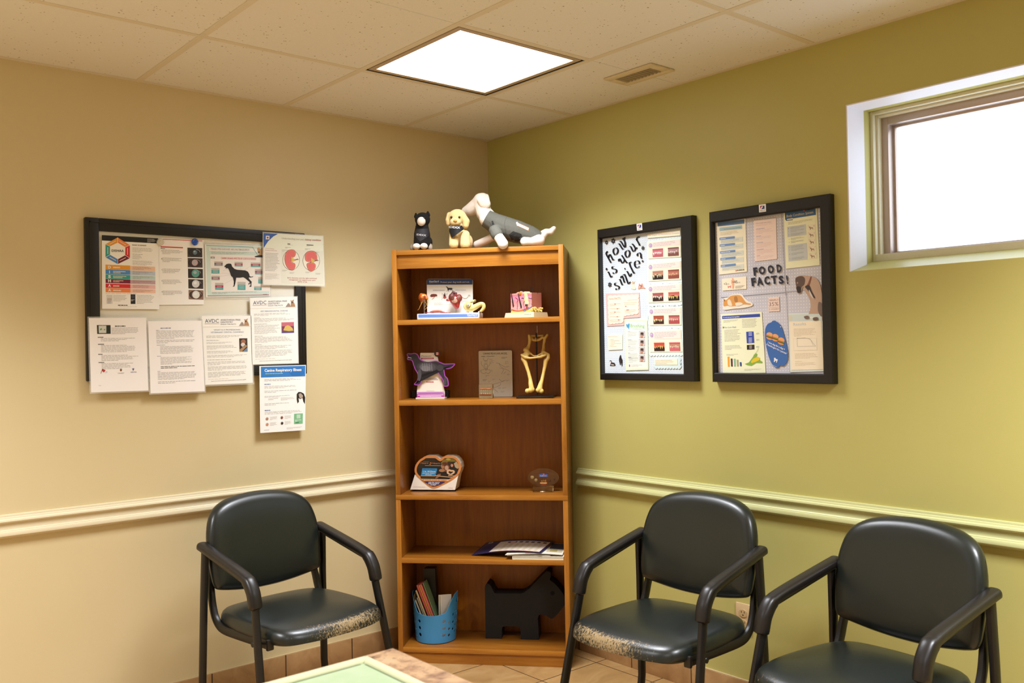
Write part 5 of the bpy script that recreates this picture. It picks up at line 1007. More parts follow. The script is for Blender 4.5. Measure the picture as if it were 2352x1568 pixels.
M_ht = NM('heart_resin', .25, .5); M_ht.col(M_ht.ramp(M_ht.noise(M_ht.co, 42, 3), [(.38, '#6a1418'), (.55, '#9c2420'), (.7, '#b84a3c')])); M_ht = M_ht.m
hh = [('c', q(U2, 1250, 640, .055), 175*rr(kU), q(U2, 1290, 830, .052), 90*rr(kU)), ('b', q(U2, 1150, 560, .055), (110*rr(kU), .016, 130*rr(kU))), ('b', q(U2, 1370, 580, .055), (98*rr(kU), .016, 120*rr(kU))), ('b', q(U2, 1030, 640, .05), (62*rr(kU), .008, 40*rr(kU)))] + caps(U2, kU, [(1160, 470, 55, .055), (1190, 400, 40, .055), (1240, 430, 36, .055), (1280, 430, 28, .055), (1270, 500, 45, .055)])
def hp(c): 
    u = c
    a = q(U2, 1150, 555, c.y); b = q(U2, 1375, 560, c.y); w1 = q(U2, 1230, 660, c.y)
    if c.y < .045:
        if ((u.x-a.x)/(85*rr(kU)))**2+((u.z-a.z)/(100*rr(kU)))**2 < 1: return '#5a2a1c'
        if ((u.x-b.x)/(75*rr(kU)))**2+((u.z-b.z)/(80*rr(kU)))**2 < 1: return '#6f3a2a'
        if ((u.x-w1.x)/(95*rr(kU)))**2+((u.z-w1.z)/(65*rr(kU)))**2 < 1: return '#b08a74'
    if c.z > q(U2, 1200, 480, c.y).z: return '#4a1816'
mb = blob(hh, .0016, M_ht, 3, hp); part('heart', mb, pm, 'red heart model')
M_gut = M('#d9c37c', .28, coat=.3)
gp = [(1860, 660, 42, .05), (1700, 690, 46, .05), (1620, 730, 60, .045), (1560, 810, 70, .03), (1620, 900, 82, .024), (1740, 890, 95, .022), (1860, 840, 88, .022), (1990, 770, 72, .022), (2080, 770, 66, .022), (2105, 860, 58, .022), (2050, 950, 48, .022), (2000, 985, 36, .022)]
P_ = smooth_path([q(U2, u, v, y) for u, v, r, y in gp], 5); rs = [gp[min(int(i/5), len(gp)-1)][2]+(gp[min(int(i/5)+1, len(gp)-1)][2]-gp[min(int(i/5), len(gp)-1)][2])*(i % 5)/5 for i in range(len(P_))]
mb = MB(); mb.tube(P_, [r*rr(kU) for r in rs], M_gut, 18); e = q(U2, 1645, 800, .006)
mb.ball(q(U2, 1650, 800, .017), (95*rr(kU), .012, 105*rr(kU)), M_gut); mb.ball(q(U2, 1650, 795, .009), (70*rr(kU), .006, 82*rr(kU)), M('#b8a468', .4)); mb.ball(q(U2, 1645, 792, .0055), (52*rr(kU), .004, 60*rr(kU)), M('#d8d0b0', .4)); mb.ball(q(U2, 1640, 790, .0025), (26*rr(kU), .003, 12*rr(kU)), M('#7a6a48', .5))
mb.ball(q(U2, 1850, 660, .008+.02), (30*rr(kU), .01, 34*rr(kU)), M('#8a7a48', .5)); mb.ball(q(U2, 1960, 995, .018), (26*rr(kU), .005, 22*rr(kU)), M('#e6dcc8', .4)); part('gut', mb, pm, 'cream coiled gut model')
mb = blob(caps(U2, kU, [(510, 990, 20, .03), (600, 978, 34, .03), (740, 970, 36, .03), (830, 975, 30, .03), (920, 1005, 22, .03)]), .0014, M('#c85a3c', .3), 2); part('artery', mb, pm, 'orange-red artery model')
mb = MB()
for P in ([(330, 1020), (450, 1008), (560, 1022), (700, 1010), (850, 1020), (1110, 1018)], [(400, 1025), (520, 1000), (620, 1020)], [(760, 990), (880, 1015), (1000, 1012)]): mb.tube(smooth_path([q(U2, u, v, .024) for u, v in P], 4), 9*rr(kU), M('#7a2a34', .4), 8)
part('vessel', mb, pm)

sk = thing('skin_model', 'pink and cream block model of dog skin with black hairs on a cream base', 'anatomical model', SHF, (.21, .08, Z1)); kS = 15.68
ang = math.radians(27); cx0 = q(U1, 1045, 1380, .012); pc = Vector((cx0.x, .006, 0))     # near vertical edge of the base
def sx(a, b, z): return Vector((pc.x-math.cos(ang)*a+math.sin(ang)*b, pc.y+math.sin(ang)*a+math.cos(ang)*b, z))
wA, wB = .158, .115; zb0, zb1 = Z1, Z1+.0225
mb = MB(); ins = .006
bot = [sx(wA, 0, zb0), sx(0, 0, zb0), sx(0, wB, zb0), sx(wA, wB, zb0)]; top = [sx(wA-ins, ins*.3, zb1), sx(ins*.2, ins*.3, zb1), sx(ins*.2, wB-ins, zb1), sx(wA-ins, wB-ins, zb1)]
mb.loft([bot, top], M('#dfd3a8', .45)); bd = MB()
def onA(s_, h, o=.0006): p = bot[0].lerp(bot[1], s_).lerp(top[0].lerp(top[1], s_), h); return p+Vector((-math.sin(ang), -math.cos(ang), 0))*o
vs, fs, a, b = glyphs('convenia'); mb.add([onA(.66+.25*(x-a)/(b-a), .45+.32*y/.72) for x, y in vs], fs, M('#3c86a8')); part('base', mb, sk)
zc0, zc1 = zb1, q(U1, 1000, 460, .03).z; o1 = .022; wa, wb = .112, .078
SKM = NM('skin_layers', .45); sp_ = SKM.n('ShaderNodeSeparateXYZ'); SKM.l(SKM.co, sp_.inputs[0]); hz = SKM.math('DIVIDE', SKM.math('SUBTRACT', sp_.outputs[2], zc0-Z1), zc1-zc0)
hz = SKM.math('ADD', hz, SKM.math('MULTIPLY', SKM.math('SUBTRACT', SKM.noise(SKM.co, 45, 3), .5), .14))
cl = SKM.ramp(hz, [(0, '#d8b048'), (.115, '#dcb850'), (.135, '#e0a098'), (.3, '#e89a94'), (.55, '#dc8482'), (.72, '#d08aa0'), (.86, '#c06a78'), (.95, '#e0a890')]); fl_ = SKM.ramp(SKM.noise(SKM.co, 130, 3, .7), [(.56, 0.0), (.66, 1.0)]); cl = SKM.mix(fl_, cl, '#a8487c'); SKM.col(cl); SKM = SKM.m
def blk(a, b, z): return sx(o1+a, .018+b, z)
mb = MB(); nA_ = 14; ztop = [zc1-.004+(.006*math.exp(-((i-5.2)/1.2)**2)+.010*math.exp(-((i-7.4)/1.0)**2) if 3 < i < 10 else 0) for i in range(nA_+1)][::-1]
lo_ = [blk(wa*i/nA_, 0, zc0) for i in range(nA_+1)]; hi_ = [blk(wa*i/nA_, 0, ztop[i]) for i in range(nA_+1)]; lo2 = [blk(wa*i/nA_, wb, zc0) for i in range(nA_+1)]; hi2 = [blk(wa*i/nA_, wb, zc1-.002) for i in range(nA_+1)]
for i in range(nA_):
    mb.face([lo_[i+1], lo_[i], hi_[i], hi_[i+1]], SKM); mb.face([hi_[i+1], hi_[i], hi2[i], hi2[i+1]], M('#8a4a3a', .6)); mb.face([lo2[i], lo2[i+1], hi2[i+1], hi2[i]], SKM)
mb.face([lo_[0], lo2[0], hi2[0], hi_[0]], M('#c07868', .5)); mb.face([lo2[-1], lo_[-1], hi_[-1], hi2[-1]], SKM); part('tissue_block', mb, sk, sharp=80)
def face(s_, h, o=.002): return blk(wa*(1-s_), 0, zc0+(zc1-zc0)*h)+Vector((-math.sin(ang), -math.cos(ang), 0))*o
fx = lambda u, v: ((u-130)/965, (1200-v)/760)
def ftube(P, r, c, o=.001):
    S = smooth_path([face(*fx(u, v), o) for u, v in P], 4); n_ = len(S); mb.tube(S, [r*(.4+.6*min(1, i/(n_*.7))) if isinstance(c, str) and c == '#221a1c' else r for i in range(n_)], c if not isinstance(c, str) else M(c, .35), 8)
mb = MB(); ftube([(160, 330), (185, 550), (225, 760), (250, 930)], .0032, '#221a1c', .001); ftube([(480, 480), (525, 640), (580, 850), (615, 990)], .0036, '#221a1c', .001); mb.ball(face(*fx(252, 930), .001), (.0036, .003, .006), M('#2c2422', .3)); mb.ball(face(*fx(612, 985), .001), (.004, .003, .007), M('#2c2422', .3)); part('hair_follicle', mb, sk)
mb = MB()
for P, c in (([(125, 1070), (230, 1085), (420, 1130), (620, 1120), (780, 1080), (980, 1020)], '#c83a3a'), ([(700, 1140), (860, 1100), (1000, 1040), (1095, 990)], '#5f86b8'), ([(130, 1095), (180, 1090)], '#5f86b8'), ([(425, 1070), (440, 900), (430, 800), (470, 700), (350, 620)], '#a83c6a'), ([(760, 1050), (720, 900), (750, 780)], '#8a5a98'), ([(640, 660), (700, 650), (745, 670)], '#6a5a98'), ([(950, 650), (1080, 685), (1100, 670)], '#7a6aa0')): ftube(P, .0016, c, .0008)
part('vessel', mb, sk)
mb = blob([('b', face(*fx(850, 560), -.002), (.011, .006, .016)), ('b', face(*fx(860, 720), -.001), (.0115, .007, .016)), ('b', face(*fx(880, 860), -.001), (.012, .007, .013)), ('c', face(*fx(780, 480), -.002), .007, face(*fx(960, 480), -.004), .006)], .0016, M('#dccb88', .5), 2); mb.ball(face(*fx(885, 930), .006), (.006, .003, .0045), M('#221814', .5)); part('fat_column', mb, sk, 'cream fat column')
mb = MB(); mb.ball(face(*fx(595, 480), .0005), (.009, .003, .008), M('#d8701c', .3)); part('gland', mb, sk, 'orange gland')
mb = MB(); rn = random.Random(3)
for k in range(60): mb.ball(blk(rn.uniform(-.006, .004), rn.uniform(0, wb), zc0+rn.uniform(0, .020)), rn.uniform(.003, .0048), M('#dcc06a', .5), None, 8)
part('fat_lobules', mb, sk, 'yellow fat lobules', 'stuff')
mb = MB()
for u, v0, v1, dx in ((340, 480, 330, 10), (380, 470, 290, 5), (420, 470, 300, -6), (455, 460, 340, 8), (520, 420, 270, -20), (545, 420, 290, -8), (660, 440, 300, -20), (690, 440, 330, -10), (850, 440, 210, -65), (915, 440, 190, -45), (1050, 440, 210, -60), (1200, 450, 290, -30), (160, 520, 320, -6), (300, 500, 410, 15)):
    a_, b_ = fx(u, v0); c0 = face(a_, b_, -.02-.02*rn.random()); top_ = q(U1, u+dx, v1, .06); top_ = Vector((c0.x+dx*rr(kS), c0.y, c0.z+(v0-v1)*rr(kS))); mid = c0.lerp(top_, .55)+Vector((.002, 0, 0)); mb.tube(smooth_path([c0-Vector((0, 0, .006)), mid, top_], 4), [.0014*(1-.85*i/8) for i in range(9)], M('#17110f', .4), 6)
part('hairs', mb, sk, 'black hairs', 'stuff')

# ------------------------------------------------------------------ shelf 2
dd = thing('dog_display_stand', 'counter display of a dark dog cut-out edged in purple on a white card', 'display stand', SHF, (-.25, .1, Z2)); Yd = .105
mb = MB(); a, b = q(T3, 290, 1230, .20), q(T3, 950, 1230, .20); mb.box(a.x, b.x, .185, .225, Z2, a.z, M('#1b1a1a', .5), .003); part('rear_block', mb, dd, 'black block behind the card')
d = Doc(SHF, Yd+.012, T3, (440, 550), (740, 550), (872, 1370), (372, 1370)); pts = [(p.x, max(p.z, Z2)) for p in (SHF.px(*T3(u, v), d.Y) for u, v in ((372, 1385), (372, 1250), (385, 1140), (470, 900), (432, 700), (432, 560), (445, 549), (730, 549), (762, 700), (790, 930), (850, 1140), (875, 1250), (874, 1385)))]
d.sheet(M('#f0e9dc', .45), .003, pts); d.text('Metacam', (455, 622), (642, 617), 26, '#2a2424', 3); d.poly([(450, 637), (678, 635), (678, 660), (450, 664)], '#a8284a', 2); d.line([(470, 650), (660, 647)], 7, '#e8c8c8', 3)
d.line([(625, 565), (660, 575), (675, 600), (660, 620)], 3, '#c89cc8', 2)
for v, w_ in ((1008, 240), (1030, 280)): d.line([(612-w_/2, v), (612+w_/2, v)], 10, '#9c8c9c', 3)
d.poly([(548, 1058), (665, 1058), (678, 1082), (548, 1082)], '#d0506c', 3); d.line([(560, 1070), (660, 1070)], 8, '#f0d8d8', 4); d.line([(545, 1233), (688, 1231)], 5, '#b8b0b0', 3)
d.poly([(374, 1252), (862, 1246), (866, 1285), (372, 1290)], '#c890d0', 2); d.poly([(372, 1292), (868, 1286), (872, 1345), (370, 1352)], '#a83a96', 2); d.line([(400, 1275), (835, 1268)], 8, '#8a4a90', 3); d.line([(388, 1312), (855, 1304)], 11, '#ecd8e8', 3); d.line([(430, 1334), (815, 1328)], 11, '#ecd8e8', 3); part('card', d.mb, dd, 'white card with a magenta foot band', smooth=False)
mb = MB(); a, b = q(T3, 355, 1370, Yd), q(T3, 872, 1370, Yd); mb.box(a.x, b.x, Yd-.004, Yd+.05, Z2, Z2+.006, M('#e8ddc8', .5)); part('foot', mb, dd)
OUT = [(195, 570), (215, 555), (260, 562), (330, 550), (375, 568), (402, 600), (425, 650), (470, 682), (560, 712), (650, 697), (720, 690), (790, 712), (860, 742), (940, 742), (1010, 740), (1052, 745), (1054, 768), (1000, 822), (930, 842), (878, 835), (866, 850), (875, 920), (885, 965), (922, 1005), (940, 1060), (942, 1140), (900, 1156), (858, 1150), (845, 1095), (830, 1030), (765, 935), (730, 895), (690, 910), (480, 940), (470, 1000), (455, 1090), (410, 1130), (345, 1130), (322, 1110), (368, 1060), (386, 1000), (380, 920), (338, 850), (310, 775), (288, 705), (262, 682), (215, 680), (196, 655), (208, 620), (192, 595)]
d = Doc(SHF, Yd, T3, (190, 550), (1060, 550), (1060, 1160), (190, 1160)); OUTs = smooth2(OUT, 3); d.sheet(M('#a84ab8', .35), .004, [(p.x, p.z) for p in (SHF.px(*T3(u, v), Yd) for u, v in OUTs)])
INN = inset(OUTs, 15); d.poly(INN, '#2d2a30', 1)
for j, (u, v, ru, rv, c) in enumerate(((560, 800, 190, 90, '#3c3940'), (560, 800, 150, 78, '#4c4a50'), (540, 810, 115, 66, '#626066'), (530, 830, 80, 52, '#77757a'), (420, 950, 34, 110, '#4e4b52'), (790, 820, 60, 60, '#3c3940'), (880, 1060, 22, 70, '#434047'))): d.oval(u, v, ru, rv, c, 2+j*.5, rot=.05)
for u in range(470, 680, 42): d.line([(u, 735), (u+12, 880)], 7, '#8a888c', 6)
d.line([(212, 632), (245, 636), (280, 646)], 9, '#e8dcd0', 7); part('dog_cutout', d.mb, dd, 'dark dog silhouette with a purple edge', smooth=False)
mb = MB(); p = q(T3, 741, 562, Yd+.01); 
mb.loft([[Vector((p.x+r*math.cos(2*PI*j/28), y, p.z+r*math.sin(2*PI*j/28))) for j in range(28)] for r, y in ((.0001, Yd+.0115), (.0146, Yd+.0115), (.0146, Yd+.0085), (.0001, Yd+.0085))], M('#262424', .4))
dB = Doc(SHF, Yd+.0083, T3, (690, 510), (795, 510), (795, 615), (690, 615), mb); dB.poly([(708, 540), (772, 540), (772, 586), (708, 586)], '#e8e0d8', 1); dB.poly([(708, 540), (724, 540), (724, 586), (708, 586)], '#c02a34', 2); dB.poly([(756, 540), (772, 540), (772, 586), (756, 586)], '#c02a34', 2); dB.poly([(740, 550), (744, 562), (752, 562), (743, 570), (741, 580), (738, 570), (729, 562), (737, 562)], '#c02a34', 3); part('badge', mb, dd, 'round black badge with a red and white flag', smooth=False)
# pelvis card
d = Doc(SHF, .235, T4, (150, 515), (752, 515), (748, 1335), (138, 1335)); c_ = d.c; r_ = .006
def roundrect(x0, x1, z0, z1, r): return [(cx+r*math.cos(a), cz+r*math.sin(a)) for cx, cz, a0 in ((x1-r, z0+r, -PI/2), (x1-r, z1-r, 0), (x0+r, z1-r, PI/2), (x0+r, z0+r, PI)) for a in [a0+PI/2*j/4 for j in range(5)]]
d.sheet(M('#d8d2c4', .4), .003, roundrect(c_[0].x, c_[1].x, Z2, c_[0].z, r_)); INKC = '#5a5a66'
d.text('CANINE PELVIS (HIP) MODEL', (232, 578), (668, 578), 34, '#23283c', 2); d.text('NORMAL', (200, 620), (270, 620), 12, '#4a4a54', 2, bold=.03); d.text('OSTEOARTHRITIS', (295, 620), (435, 617), 12, '#4a4a54', 2, bold=.03)
d.lines(.69, .86, .13, .175, 2, '#4a4a54', rag=0); d.lines(.14, .26, .62, .665, 2, '#4a4a54', rag=0)
for P in ([(235, 640), (245, 680), (280, 690), (310, 680), (325, 640)], [(200, 700), (205, 760), (240, 800), (250, 850), (200, 860), (210, 910), (260, 920), (285, 900)], [(355, 700), (352, 760), (320, 800), (310, 850), (360, 860), (350, 910), (310, 920), (285, 900)], [(250, 760), (285, 850), (310, 760), (250, 760)], [(255, 700), (315, 700)], [(252, 735), (312, 735)], [(470, 730), (520, 745), (545, 790), (600, 830), (680, 860), (715, 890)], [(520, 740), (560, 770), (640, 810)], [(530, 820), (600, 850), (560, 930)], [(600, 930), (640, 890)], [(350, 1120), (430, 1110), (540, 1080), (620, 1050)], [(430, 1180), (540, 1130), (545, 1090)], [(430, 1200), (500, 1260)], [(520, 1020), (570, 1060), (640, 1040)], [(180, 850), (175, 900)], [(385, 850), (395, 890)], [(265, 830), (285, 870), (305, 830)]): d.line([(p.x, p.y) for p in smooth_path([(a, b, 0) for a, b in P], 4)], 4, INKC, 1)
for x, y in ((.33, .17), (.38, .205), (.36, .25), (.8, .22), (.8, .26), (.83, .33), (.85, .5), (.42, .61), (.6, .8), (.72, .8), (.68, .88), (.3, .655), (.83, .635), (.22, .53)): d.lines(x, x+.11, y, y+.035, 2, '#8a8a8e')
o = solo('pelvis_card', d.mb, 'grey printed card of hip diagrams leaning behind the pelvis model and clear cube', 'card', SHF, ((c_[0].x+c_[1].x)/2, .236, Z2), smooth=False)
# tooth model in clear resin
M_glass = NM('clear_acrylic', .03); M_glass.b.inputs['Transmission Weight'].default_value = 1; M_glass.b.inputs['IOR'].default_value = 1.46; M_glass.b.inputs['Base Color'].default_value = hx('#f4f0d4'); M_glass = M_glass.m
a, b = q(T4, 152, 1370, .085), q(T4, 412, 1370, .085); zt = q(T4, 280, 1112, .085).z; cxm = (a.x+b.x)/2
tm = thing('tooth_model', 'small clear resin cube holding a model of dog teeth, before the grey card', 'anatomical model', SHF, (cxm, .1, Z2))
mb = MB(); mb.box(a.x+.001, b.x-.001, .085, .117, Z2, zt, M_glass, .003); part('resin_block', mb, tm)
mb = blob([('c', q(T4, 190, 1200, .10), .004, q(T4, 370, 1200, .10), .004), ('c', q(T4, 190, 1300, .10), .0045, q(T4, 370, 1300, .10), .0045)], .0012, M('#b06a44', .5), 2)
for i in range(5):
    for v, s_ in ((1215, 1), (1290, -1)):
        p = q(T4, 205+37*i, v, .096); mb.tube([p, p+Vector((0, 0, -s_*.0065))], [.0028, .0012], M('#e8dcc0', .3), 8)
part('teeth', mb, tm)
# hip bones
M_bone = NM('bone_resin', .38); M_bone.col(M_bone.mix(M_bone.noise(M_bone.co, 30, 4), '#d9b45c', '#e6c878')); M_bone = M_bone.m; kP = 7.8417
pv = thing('pelvis_model', 'cream model of a dog pelvis and thigh bones on a black base', 'anatomical model', SHF, (.235, .11, Z2))
a, b = q(T4, 828, 1365, .06), q(T4, 1395, 1370, .06); mb = MB(); mb.box(a.x, .322, .06, .195, Z2, Z2+.0095, M('#14110f', .3, coat=.3), .001); part('base', mb, pv)
p = q(T4, 1197, 600, .15); mb = MB(); mb.tube([(p.x, .15, Z2+.008), (p.x, .15, q(T4, 1197, 190, .15).z)], .0034, M('#15110f', .35), 12); pt = q(T4, 1230, 60, .15); mb.tube([(p.x+.004, .15, q(T4, 1197, 240, .15).z), (p.x+.004, .15, pt.z)], .0009, M_rod, 8); part('stand_rod', mb, pv)
Yp = .13
L_ = [[(1060, 235, 24, .14), (1075, 320, 32, .14), (1062, 400, 26, .135), (1040, 460, 36, .13), (1000, 500, 48, .12), (1040, 540, 40, .12), (1010, 590, 30, .11), (925, 585, 22, .105)], [(930, 592, 22, .1), (990, 630, 30, .095), (1080, 645, 20, .09), (1180, 635, 18, .09), (1270, 620, 26, .095), (1350, 592, 20, .1)],
      [(1388, 225, 24, .15), (1345, 290, 30, .15), (1325, 400, 25, .145), (1325, 480, 34, .135), (1310, 540, 36, .12), (1290, 590, 24, .11)], [(1085, 240, 18, .15), (1180, 245, 20, .16), (1310, 235, 18, .16)], [(1090, 270, 26, .15), (1130, 320, 22, .15), (1190, 325, 24, .15), (1250, 310, 24, .15), (1300, 270, 24, .15)], [(1180, 280, 12, .145), (1182, 330, 18, .14)],
      [(1085, 560, 22, .12), (1120, 590, 14, .11), (1160, 610, 14, .1), (1215, 595, 12, .1), (1285, 560, 16, .11)], [(1060, 560, 26, .12), (1020, 610, 26, .1)]]
sh = []
for P in L_: sh += caps(T4, kP, P)
mb = blob(sh, .0018, M_bone, 3); part('pelvis', mb, pv)
for P in ([(1010, 545, 34, .115), (950, 610, 34, .11), (945, 660, 34, .108), (985, 700, 44, .105), (1010, 780, 34, .1), (1050, 900, 31, .095), (1082, 1030, 34, .09), (1090, 1110, 44, .085), (1105, 1190, 48, .082), (1090, 1220, 50, .08)], [(1330, 545, 34, .12), (1410, 585, 28, .12), (1405, 640, 36, .118), (1362, 690, 46, .115), (1345, 800, 34, .112), (1318, 920, 30, .108), (1290, 1050, 34, .1), (1262, 1140, 46, .095), (1250, 1200, 56, .092)]):
    sh = caps(T4, kP, P)
    sh += [('b', q(T4, *(c_), .082 if P[0][0] < 1200 else .09), r_*rr(kP)) for c_, r_ in ((((1030, 1235), 46), ((1120, 1210), 44)) if P[0][0] < 1200 else (((1222, 1222), 46), ((1282, 1238), 46)))]
    mb = blob(sh, .0018, M_bone, 3); lo = min(v[2] for v in mb.v); mb.v = [(x, y, z+max(0, Z2+.0098-lo)) for x, y, z in mb.v] if lo < Z2+.0098 else mb.v; part('femur', mb, pv)

# ------------------------------------------------------------------ shelf 3
Yh = .10
hs = thing('heart_display', 'heart-shaped cardboard counter display with an orange border on a white stand', 'display stand', SHF, (-.25, .13, Z3))
HRT = [(910, 1335), (760, 1270), (560, 1110), (400, 970), (285, 870), (220, 760), (200, 640), (225, 500), (290, 370), (400, 250), (520, 175), (620, 118), (960, 112), (1060, 145), (1175, 225), (1260, 160), (1350, 118), (1620, 118), (1760, 160), (1870, 270), (1940, 400), (1960, 560), (1930, 700), (1850, 830), (1700, 960), (1500, 1090), (1250, 1210), (1050, 1310)]
def hpt(u, v, Y): return SHF.px(*U5(u, v), Y)
d = Doc(SHF, Yh, U5, (35, 100), (1960, 100), (1735, 1390), (35, 1370)); d.sheet(M('#f3ece0', .45), .0015, [(p.x, max(p.z, Z3)) for p in (hpt(u, v, Yh) for u, v in ((35, 1385), (215, 815), (300, 870), (1700, 960), (1862, 835), (1735, 1400)))]); HS = smooth2(HRT, 3)
h_ = Doc(SHF, Yh-.0016, U5, (35, 100), (1960, 100), (1735, 1390), (35, 1370)); h_.sheet(M('#d98a4a', .4), .0014, [(p.x, p.z) for p in (hpt(u, v, h_.Y) for u, v in HS)]); IN = inset(HS, 82)
h_.poly(IN, '#1c1713', 1); 
def clipy(P, v0, v1): return [(u, min(max(v, v0), v1)) for u, v in P]
h_.poly([(300, 620), (420, 330), (640, 215), (980, 215), (1000, 330), (700, 400), (520, 560)], '#2a2218', 2)
h_.poly([(1180, 400), (1300, 240), (1500, 205), (1700, 230), (1800, 330), (1600, 330), (1480, 330), (1350, 400)], '#7a6a26', 2); h_.oval(1480, 240, 90, 38, '#b0a02c', 3)
h_.oval(1380, 520, 150, 190, '#7a4a30', 3); h_.oval(1330, 420, 120, 70, '#5a2c1c', 4); h_.oval(1270, 480, 70, 110, '#a87450', 4); h_.oval(1420, 560, 70, 90, '#c09a84', 5); h_.oval(1240, 660, 110, 60, '#a87854', 5); h_.oval(1540, 400, 90, 80, '#3a2418', 4); h_.oval(1620, 470, 50, 60, '#c8866a', 5); h_.poly([(1690, 400), (1790, 320), (1870, 440), (1880, 560), (1830, 600), (1740, 540)], '#b49a78', 4)
h_.poly([(1420, 700), (1440, 640), (1520, 610), (1600, 640), (1680, 640), (1735, 690), (1720, 760), (1620, 830), (1520, 830), (1430, 770)], '#d8b088', 6); h_.poly([(1480, 720), (1530, 680), (1590, 710), (1640, 690), (1660, 730), (1560, 790)], '#2a1c18', 7)
h_.poly([(1560, 560), (1760, 560), (1830, 640), (1820, 760), (1740, 820), (1740, 680), (1620, 630)], '#1c1a1e', 5); h_.poly([(1080, 800), (1200, 780), (1180, 860), (1060, 960), (980, 970), (1040, 860)], '#8a6044', 4); h_.poly([(440, 950), (420, 900), (980, 900), (960, 980), (440, 975)], '#2c3018', 2)
h_.line([(980, 850), (1250, 885), (1640, 920)], 22, '#e0b890', 7); h_.line([(1480, 850), (1710, 870)], 22, '#e0b890', 7)
h_.text('Heart', (425, 408), (730, 412), 66, '#d07a3c', 4, shear=.25); h_.text('2', (750, 438), (835, 440), 90, '#e0843c', 4, shear=.25); h_.text('Heart', (850, 415), (1165, 418), 66, '#d07a3c', 4, shear=.25); h_.line([(600, 474), (1180, 484)], 14, '#b8b090', 4); h_.line([(530, 330), (750, 330)], 9, '#8a8468', 4)
h_.poly([(500, 575), (1050, 582), (1060, 610), (1000, 860), (445, 852)], '#2f86c0', 4); h_.poly([(445, 852), (1000, 860), (995, 882), (440, 872)], '#e0a070', 4); h_.text('DID YOU KNOW', (545, 632), (985, 635), 36, '#2a5a94', 5, bold=.02); h_.text('1 in 10 Dogs', (525, 720), (1000, 727), 48, '#e8ece8', 5, bold=.03); h_.text('develop heart', (500, 777), (970, 782), 36, '#d8e4ea', 5, bold=.02, shear=.2); h_.text('disease', (600, 838), (850, 840), 36, '#d8e4ea', 5, bold=.02, shear=.2)
h_.poly([(430, 975), (1560, 995), (1480, 1072), (545, 1062)], '#e8b07c', 5); h_.text('IS YOUR DOG AT RISK?', (505, 1035), (1420, 1050), 38, '#8a4a38', 6, bold=.02, shear=.2); h_.poly([(550, 1070), (1380, 1080), (1200, 1180), (1000, 1250), (900, 1262), (780, 1210)], '#33285c', 5)
for t_, a_, b_, v in (('Ask for more', 720, 1155, 1125), ('information', 720, 1130, 1172), ('today!', 805, 1022, 1220)): h_.text(t_, (a_, v), (b_, v+2), 36, '#ece8f0', 6, bold=.04, shear=.15)
d.text('vetmedin', (150, 1285), (600, 1300), 36, '#c0a8a4', 3); d.line([(1480, 1325), (1660, 1325)], 12, '#c8bcb4', 3)
part('front_card', d.mb, hs, 'white front card', smooth=False); part('heart_panel', h_.mb, hs, 'orange edged heart panel with a photo', smooth=False)
# hollow body behind the card: sides joining the front outline to a back panel
mb = MB(); F = [hpt(u, v, Yh) for u, v in ((1735, 1395), (1862, 835), (1930, 700), (1960, 560), (1940, 400), (1870, 270), (1760, 160), (1620, 118), (1350, 118), (1175, 225), (960, 112), (620, 118), (400, 250), (225, 500), (200, 640), (215, 815), (35, 1385))]
F = [Vector((p.x, Yh+.0012, max(p.z, Z3))) for p in F]
dep = [.095 if p.z < Z3+.05 else .075 for p in F]; Bk = [Vector((p.x, Yh+dp, p.z)) for p, dp in zip(F, dep)]
for i in range(len(F)-1): mb.face([F[i], Bk[i], Bk[i+1], F[i+1]][::-1], M('#e4dccb', .5))
mb.face(Bk, M('#d8cfbc', .5)); part('stand_body', mb, hs, smooth=False)
# oval award
aw = thing('oval_award', 'clear oval acrylic award with kibble set in it on a clear block', 'award', SHF, (.265, .12, Z3)); Ya = .112
a, b = q(T5, 1842, 575, .09), q(T5, 2112, 580, .09); mb = MB(); mb.box(a.x, b.x, .09, .145, Z3, Z3+.0225, M_glass, .0015); part('foot_block', mb, aw)
c0, rx_, rz_ = q(T5, 1988, 388, Ya), 212*rr(5.88, Ya), 122*rr(5.88, Ya); mb = MB()
ov = [(c0.x+rx_*math.cos(2*PI*j/48), c0.z+rz_*math.sin(2*PI*j/48)) for j in range(48)]; mb.prism(ov, Ya, Ya+.014, M_glass); part('oval_disc', mb, aw, sharp=30)
M_kb = M('#d8bc8c', .7); M_kd = M('#6a3422', .7); mb = MB()
for u, v, r, m in ((1838, 386, 25, M_kb), (1890, 424, 23, M_kb), (2075, 436, 17, M_kd), (2138, 415, 15, M_kd)): p = q(T5, u, v, Ya+.006); mb.ball(p, (r*rr(5.88), .004, r*rr(5.88)), m, None, 12)
part('kibble', mb, aw); d = Doc(SHF, Ya-.0004, T5, (1775, 260), (2205, 260), (2205, 510), (1775, 510))
d.poly([(1930, 348), (1960, 335), (1990, 345), (2025, 338), (2050, 352), (2050, 380), (1930, 382)], '#3f5aa0', 1); d.oval(1992, 345, 12, 10, '#d86a4c', 2); d.text('NEW', (1945, 374), (2035, 374), 14, '#d8d8e8', 3); d.text('c/d', (1958, 448), (2025, 446), 32, '#d8902c', 3); d.poly([(1940, 455), (2038, 455), (2036, 474), (1942, 472)], '#d8862c', 2); d.line([(1950, 464), (2028, 464)], 7, '#e8d8b8', 3); d.line([(1955, 486), (2025, 486)], 7, '#b8502c', 2); d.line([(1900, 318), (1960, 312), (2050, 318), (2100, 330)], 5, '#6a4438', 2); part('print', d.mb, aw, smooth=False)

